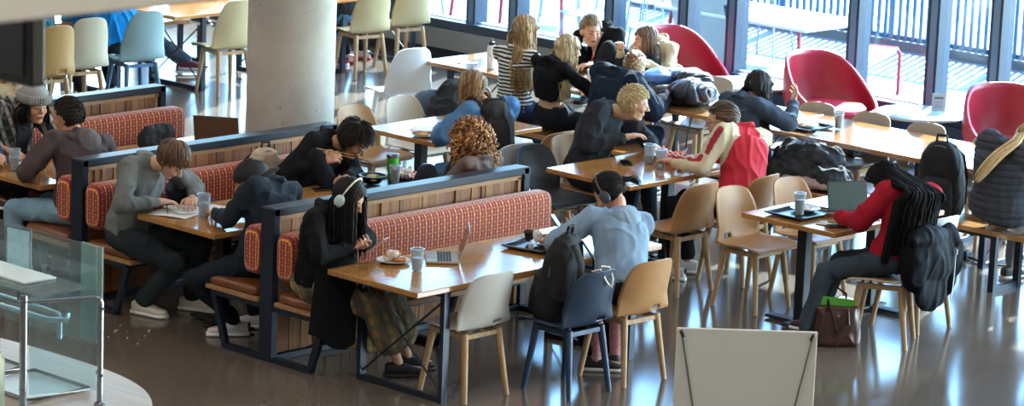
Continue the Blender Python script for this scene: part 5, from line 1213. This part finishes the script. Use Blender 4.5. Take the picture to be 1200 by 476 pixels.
def m_check(nm='red_check', c1='#b8202c', c2='#e4ddd8', sc=.022):
    m, nt, b_ = newmat(nm); k = NT(nt); ck = k.n('ShaderNodeTexChecker'); k.L.new(k.coord(), ck.inputs['Vector']); ck.inputs['Scale'].default_value = 1 / sc; ck.inputs[1].default_value = lin(c1); ck.inputs[2].default_value = lin(c2); k.L.new(ck.outputs[0], b_.inputs['Base Color']); b_.inputs['Roughness'].default_value = .7; return m
MC = m_check()
g = G(); g.grid(lambda u, v: V(((u - .5) * .20, (v - .5) * .15, .006 + .035 * (abs(u - .5) * 2) ** 3 + .03 * (abs(v - .5) * 2) ** 4 + .006 * math.sin(u * 17) * math.sin(v * 13))), 24, 20); g.build('liner', MC, t, solid=.001); lump((0, 0, .03), (.06, .045, .02), ('#c7a26a', '#e0cfb0', '#a4703c'), t, 'food', 8)
phone(1.50, 1.10, TZ + .006, Matrix.Rotation(R(70), 3, 'Z'), 'dark smartphone flat on the table by the chopsticks eater elbow')
w0 = PCHOP['arms'][0]; hp0 = w0[2] + (w0[2] - w0[1]).normalized() * .09
g = G(); 
for k in (0, 1): g.tube([hp0 + V((-.10, .06, .05 + k * .014)), hp0 + V((.15, -.05, -.015 + k * .022))], [.0034, .0022], 8)
o = g.build('chopsticks', P('#c79a55', .5)); tag(o, 'pair of wooden chopsticks in the hand of the person in glasses', 'chopsticks')
blob('crumpled_napkin', 'crumpled white napkin by the checked paper', 'napkin', (2.20, .98, TZ + .07), [((0, 0, 0), (.035, .025, .02)), ((.02, 0, .02), (.015, .02, .02))], '#dedad6', .006, 30, .005)
# rear booth
laptop(2.08, 2.84, TZ, 215, 106, 'open dark laptop at the far end of the rear booth table', '#7d7770', '#1a1c20', .34, .23, '#5e4e45')
blob('black_messenger_bag', 'black soft bag standing on the rear booth table', 'bag', (1.50, 2.88, TZ + .085), [((-.08, 0, 0), (.09, .05, .10)), ((.08, 0, 0), (.09, .05, .10)), ((.0, .0, .04), (.14, .045, .06)), ((.0, .0, -.04), (.16, .06, .05))], '#16181c', .012, 12)
cup(.20, 2.86, TZ, 'clear cup with a pale drink at the left edge of the rear booth table', .15, .042)
plate(.36, 2.88, TZ, .11, 'round plate with crumbs beside the cup in the rear booth', lambda t: lump((0, 0, .012), (.04, .03, .008), ('#cdbb85', '#b79b5a'), t, 'crumbs', 2), '#c6c8c0')
blob('dark_jacket', 'dark grey jacket heaped behind the beanie wearer at the left edge', 'jacket', (.78, 4.22, .62), [((0, 0, 0), (.20, .14, .16)), ((.0, .0, .18), (.16, .10, .16))], '#43464e', .022, 8)
# pasta table
def pasta(t): lump((0, 0, .020), (.075, .075, .018), ('#b98436', '#c9a255', '#8f5a26'), t, 'pasta', 12)
plate(3.48, 2.12, TZ, .115, 'white plate of pasta on the table by the concrete column', pasta)
g = G(); g.tube([(0, 0, 0), (-.05, .07, .08)], .003, 6); g.box((-.056, .078, .088), (.02, .012, .02)); tag(g.build('fork', P('#2a2c30', .4), loc=(3.56, 2.06, .80)), 'dark plastic fork above the plate of pasta', 'fork')
sheet(3.72, 2.28, TZ, .22, .30, 30, 'white paper lying behind the plate of pasta', grp=None)
phone(3.86, 2.10, .85, Matrix.Rotation(R(-25), 3, 'Z') @ Matrix.Rotation(R(58), 3, 'X'), 'dark green screened phone held by the denim jacket woman', '#101216')
blob('black_coat', 'black and navy coat thrown on the chair in front of the striped top', 'coat', (4.62, 2.95, .66), [((0, 0, 0), (.22, .18, .20)), ((.05, -.02, .14), (.20, .15, .15), (0, 15, 0)), ((.14, -.12, .12), (.16, .09, .10)), ((0, 0, -.2), (.16, .14, .12))], '#23252b', .03, 7)
chair((4.62, 2.98, 0), -90, 'dark chair carrying the black coat by the communal row', '#33373d', group=GT)
# table with blond man and raglan shirt
phone(3.96, .50, TZ + .006, Matrix.Rotation(R(-35), 3, 'Z'), 'black smartphone flat on the table in front of the bleached hair')
cup(4.10, .40, TZ, 'clear cup of cola in front of the bleached hair', .14, .044, M_cola, .45, grp='drinks between blond man and raglan shirt')
cup(4.02, .22, TZ, 'clear cup with a little cola, nearer the raglan shirt', .14, .042, M_cola, .12, grp='drinks between blond man and raglan shirt')
t = thing('food_basket', 'red checked paper basket on the table of the raglan shirt', 'basket', (4.26, .36, TZ), 15)
g = G(); g.lathe((0, 0, 0), [(0, .003), (.075, .003), (.11, .045), (.114, .045), (.08, .0), (0, 0)], 32, cap=False); g.build('basket', P('#a81d24', .4), t); g = G(); g.grid(lambda u, v: V(((u - .5) * .24, (v - .5) * .20, .012 + .045 * (abs(u - .5) * 2) ** 2 + .035 * (abs(v - .5) * 2) ** 3 + .004 * math.sin(u * 21))), 24, 20); g.build('liner', MC, t, solid=.001)
blob('crumpled_napkin', 'crumpled white napkin at the hand of the raglan shirt', 'napkin', (4.12, .10, TZ + .02), [((0, 0, 0), (.05, .035, .022)), ((.03, .01, .01), (.03, .03, .02))], '#d6dde2', .008, 24, .005)
# laptop table
tr = tray(3.62, -1.42, TZ, .44, .33, 0, 'black tray with a plate on the laptop table')
plate(3.70, -1.38, TZ + .012, .105, 'white plate on the black tray at the laptop table', lambda t: lump((0, 0, .012), (.05, .05, .008), ('#a5764a', '#d4c6b4'), t, 'scraps', 6))
cup(3.56, -1.44, TZ + .008, 'tall clear cup of cloudy water on the laptop table tray', .15, .040, P('#a9bcc4', .1), .7)
laptop(3.86, -1.68, TZ, 62, 104, 'open laptop showing a grey green screen before the braids', '#3b4046', m_emit('laptop_screen', '#5c7a78', .32), .30, .21)
sheet(3.50, -1.72, TZ, .10, .12, 10, 'crumpled napkin and phone corner at the near edge of the laptop table', '#b9b8b4', 'paper_napkin', 'napkin', None)
phone(3.50, -1.82, TZ + .006, Matrix.Rotation(R(60), 3, 'Z'), 'dark smartphone at the near corner of the laptop table', '#3a1f1c')
# jacket draped over the chair of the woman with braids
t = thing('draped_jacket', 'black shiny jacket hanging over the chair back behind the braids', 'jacket', (3.76, -2.42, 0), 14)
g = G()
for c, r, q in (((0, .02, .74), (.26, .10, .10), (0, 8, 0)), ((-.16, .03, .60), (.10, .10, .20), (0, 12, 0)), ((.02, -.02, .58), (.22, .085, .20), (0, 0, 0)), ((.24, .0, .60), (.10, .09, .22), (0, -14, 0)), ((-.04, -.03, .40), (.20, .07, .14), (0, 0, 0)), ((.27, .02, .42), (.08, .07, .14), (0, -6, 0))):
    M = Matrix.Rotation(R(q[1]), 3, 'Y'); g.ell((c[0] * 1.3, c[1], c[2] - .01), (r[0] * 1.25, r[1], r[2]), M, 20, 12)
link('cloth', remesh(g, .009, 3, folds(.020, 7, 4, (1, 1, .5))), P('#070a12', .8, var=.25, vs=6, spec=.15), t, ang=180)
g = G(); g.tube([(.16, -.105, .66), (.17, -.10, .46), (.15, -.10, .32)], .004, 6); g.box((.165, -.112, .63), (.012, .006, .035)); g.build('zip', P('#a9adb2', .3, .8), t)
# leather bag on the floor
t = thing('leather_tote', 'brown leather tote with a green folder on the floor by the black foot', 'bag', (3.28, -2.02, 0), -42)
g = G(); rs = []
for z, a, b_ in ((.0, .155, .07), (.03, .17, .085), (.12, .165, .08), (.22, .155, .06), (.27, .15, .045)):
    rs.append([V((math.copysign(abs(math.cos(q)) ** .55, math.cos(q)) * a, math.copysign(abs(math.sin(q)) ** .7, math.sin(q)) * b_, z)) for q in [2 * PI * k / 28 for k in range(28)]])
g.rings(rs); link('body', remesh(g, .007, 3, folds(.012, 9, 3)), P('#3f1f18', .3, var=.3, vs=9, coat=.3), t, ang=180)
for y in (-.055, .055):
    g = G(); g.tube([(-.07, y, .24), (-.075, y * 1.4, .33), (0, y * 1.6, .38 if y > 0 else .10), (.075, y * 1.4, .33 if y > 0 else .16), (.07, y, .24)], .008, 8); g.build('handle', P('#2e1712', .35), t)
g = G(); g.lathe((.0, -.088, .22), [(0, -.004), (.012, -.004), (.012, .004), (0, .004)], 14, M=Matrix.Rotation(PI / 2, 3, 'X')); g.build('clasp', M_chrome, t)
g = G(); g.box((.01, .0, .235), (.24, .012, .17), 0, Matrix.Rotation(R(6), 3, 'Y')); tag(g.build('green_folder', P('#57a83a', .5), loc=(3.28, -2.02, 0.0), smooth=False), 'bright green folder sticking out of the brown leather tote', 'folder').rotation_euler = (0, 0, R(-42))
# communal row
t = thing('water_bottle', 'white sticker covered water bottle with a black cap at the row end', 'bottle', (6.12, 3.98, TZ)); g = G(); g.lathe((0, 0, 0), [(0, 0), (.037, 0), (.038, .01), (.038, .185), (.030, .205), (0, .205)], 32)
def m_sticker():
    m, nt, b_ = newmat('stickered_white'); k = NT(nt); v = k.n('ShaderNodeTexVoronoi'); k.L.new(k.coord(), v.inputs['Vector']); v.inputs['Scale'].default_value = 32; f = k.m('MULTIPLY', k.m('LESS_THAN', v.outputs['Distance'], .45), .6)
    k.L.new(k.mix(f, lin('#d5d8da'), v.outputs['Color']), b_.inputs['Base Color']); b_.inputs['Roughness'].default_value = .4; return m
g.build('body', P('#cdd2d6', .4, var=.25, vs=40), t); g = G(); g.lathe((0, 0, 0), [(.024, .203), (.026, .21), (.026, .235), (.012, .24), (.010, .258), (0, .26)], 24); g.build('cap', P('#14171a', .4), t)
sheet(6.18, 4.32, TZ, .12, .18, 40, 'napkins and a pen at the left end of the communal row', '#d9dde0', 'napkin_stack', 'napkin', None)
cup(6.30, 2.98, TZ, 'clear cup in front of the woman in the black v-neck', .12, .040, grp='cups among the group at the communal tables')
g = G(); g.tube([(0, 0, 0), (.01, -.01, .07)], .004, 6); tag(g.build('red_straw', P('#c8273a', .5), loc=(6.62, 3.28, .86)), 'red straw held up beside the black v-neck', 'straw')
t = thing('puffer_jacket', 'shiny blue and navy puffer jacket heaped on the communal table', 'jacket', (6.28, 1.95, TZ))
g = G()
for c, r in (((0, 0, .08), (.26, .30, .10)), ((.10, .18, .15), (.16, .16, .10)), ((-.08, -.15, .12), (.20, .20, .11)), ((.05, -.05, .19), (.15, .20, .08)), ((-.15, .15, .07), (.14, .16, .08))): g.ell(c, r, None, 20, 12)
me = remesh(g, .009, 3, lambda p: -.018 * (1 - abs(math.sin((p.y + p.x * .6 + .15 * noise.noise(p * 4)) * PI / .07))) ** 3 + .022 * noise.noise(p * 9)); link('shell', me, [P('#1a2338', .38, var=.35, vs=5)], t, ang=180)
g = G(); g.ell((-.02, .24, .17), (.17, .15, .08)); g.ell((.10, .05, .20), (.14, .18, .06)); me = remesh(g, .009, 3, lambda p: .02 * noise.noise(p * 11)); link('hood', me, P('#3f6db0', .35, var=.3, vs=9), t, ang=180)
cup(6.22, 3.30, TZ, 'small clear cup between the two blonde girls', .11, .038, grp='cups among the group at the communal tables')
t = tray(6.22, .62, TZ, .34, .30, 0, 'dark tray under the plate of the dark haired woman')
plate(6.22, .64, TZ + .012, .11, 'white plate of pizza scraps before the dark haired woman', lambda t: lump((0, 0, .018), (.06, .05, .014), ('#c98a4a', '#b24a2a', '#d9b07a'), t, 'pizza', 15))
cup(6.42, .46, TZ, 'iced cola cup beside the pizza plate on the white table', .135, .042, M_cola, .75, grp='cups among the group at the communal tables')
sheet(6.12, .38, TZ, .20, .14, 30, 'folded napkins at the table edge below the iced cola', '#cfd3d6', 'napkin_stack', 'napkin', None)
blob('black_jacket', 'black jacket spread over the bench and table edge right of the dark hair', 'jacket', (5.60, .10, .52), [((0, .1, .02), (.18, .26, .10)), ((.12, .0, .12), (.18, .24, .12)), ((.0, -.22, .02), (.16, .16, .10)), ((.10, .22, .12), (.14, .16, .12)), ((.02, -.3, -.02), (.12, .12, .07))], '#1d2229', .028, 8, st=(1, 1, 1))
t = thing('pink_bag', 'dusty pink bag with a round grey disc under the black jacket', 'bag', (5.47, .04, .45)); g = G(); g.ell((0, 0, .05), (.07, .22, .045)); g.ell((0, -.16, .05), (.06, .10, .035)); link('body', remesh(g, .008, 3, folds(.014, 14, 3)), P('#a58c86', .7, var=.2, vs=12), t, ang=180)
g = G(); g.lathe((-.085, .10, .055), [(0, -.006), (.045, -.006), (.045, .006), (.03, .010), (0, .008)], 28, M=Matrix.Rotation(R(-80), 3, 'Y')); g.build('disc', P('#7f877a', .45), t)
backpack((5.52, -1.20, .735), Matrix.Rotation(R(-75), 3, 'Z') @ Matrix.Rotation(R(8), 3, 'X'), 'large black backpack standing on the bench at the right', '#14161b', '#1d2129', 1.18)
t = thing('table_sign', 'small printed sign in a clear stand on the round table', 'sign', (8.82, 1.24, .503), 43)
g = G(); g.box((0, 0, .085), (.006, .13, .17)); g.box((0, 0, .004), (.06, .13, .008)); g.build('stand', M_glass, t, smooth=False)
g = G(); g.box((-.005, 0, .088), (.002, .118, .155)); c_ = g.build('card', P('#a6b2b8', .6), t, smooth=False)
g = G(); g.box((-.0068, 0, .125), (.001, .08, .018)); 
for k in range(5): g.box((-.0068, 0, .095 - k * .014), (.001, .085 - .01 * (k % 3), .004))
g.build('print', P('#54616b', .6), c_, smooth=False)
# floor bits on the right
t = thing('floor_outlet', 'small black floor power box under the bench at the right', 'outlet', (6.15, -1.02, 0)); g = G(); g.box((0, 0, .035), (.08, .06, .07)); g.build('housing', P('#14161a', .4), t, bevel=.008)
tag(G().tube([(6.15, -1.05, .02), (6.1, -1.25, .012), (6.25, -1.5, .012), (6.3, -1.62, .012), (6.5, -1.5, .012), (6.7, -1.9, .012), (6.9, -2.3, .012)], .009, 8).build('power_cable', P('#14161a', .5)), 'black power cable looping on the floor under the right bench', 'cable')
tag(G().tube([(5.98, 1.6, .72), (5.80, 1.5, .45), (5.7, 1.35, .25), (5.9, 1.2, .40), (5.95, 1.15, .70)], .007, 8).build('charging_cable', P('#10141c', .5)), 'dark charging cable hanging off the communal table behind the raglan shirt', 'cable')
rr = random.Random(3)
g = G()
for k in range(16):
    x, y = -.25 + rr.uniform(-.28, .25), 1.05 + rr.uniform(-.25, .25); q = rr.uniform(.004, .010); g.ell((x, y, q * .5), (q, q * .8, q * .5), None, 8, 5, k % 2)
tag(g.build('floor_crumbs', [P('#b8b37a', .7), P('#cfd0c8', .7)]), 'pale food crumbs scattered on the floor by the front booth', 'crumbs', kind='stuff')
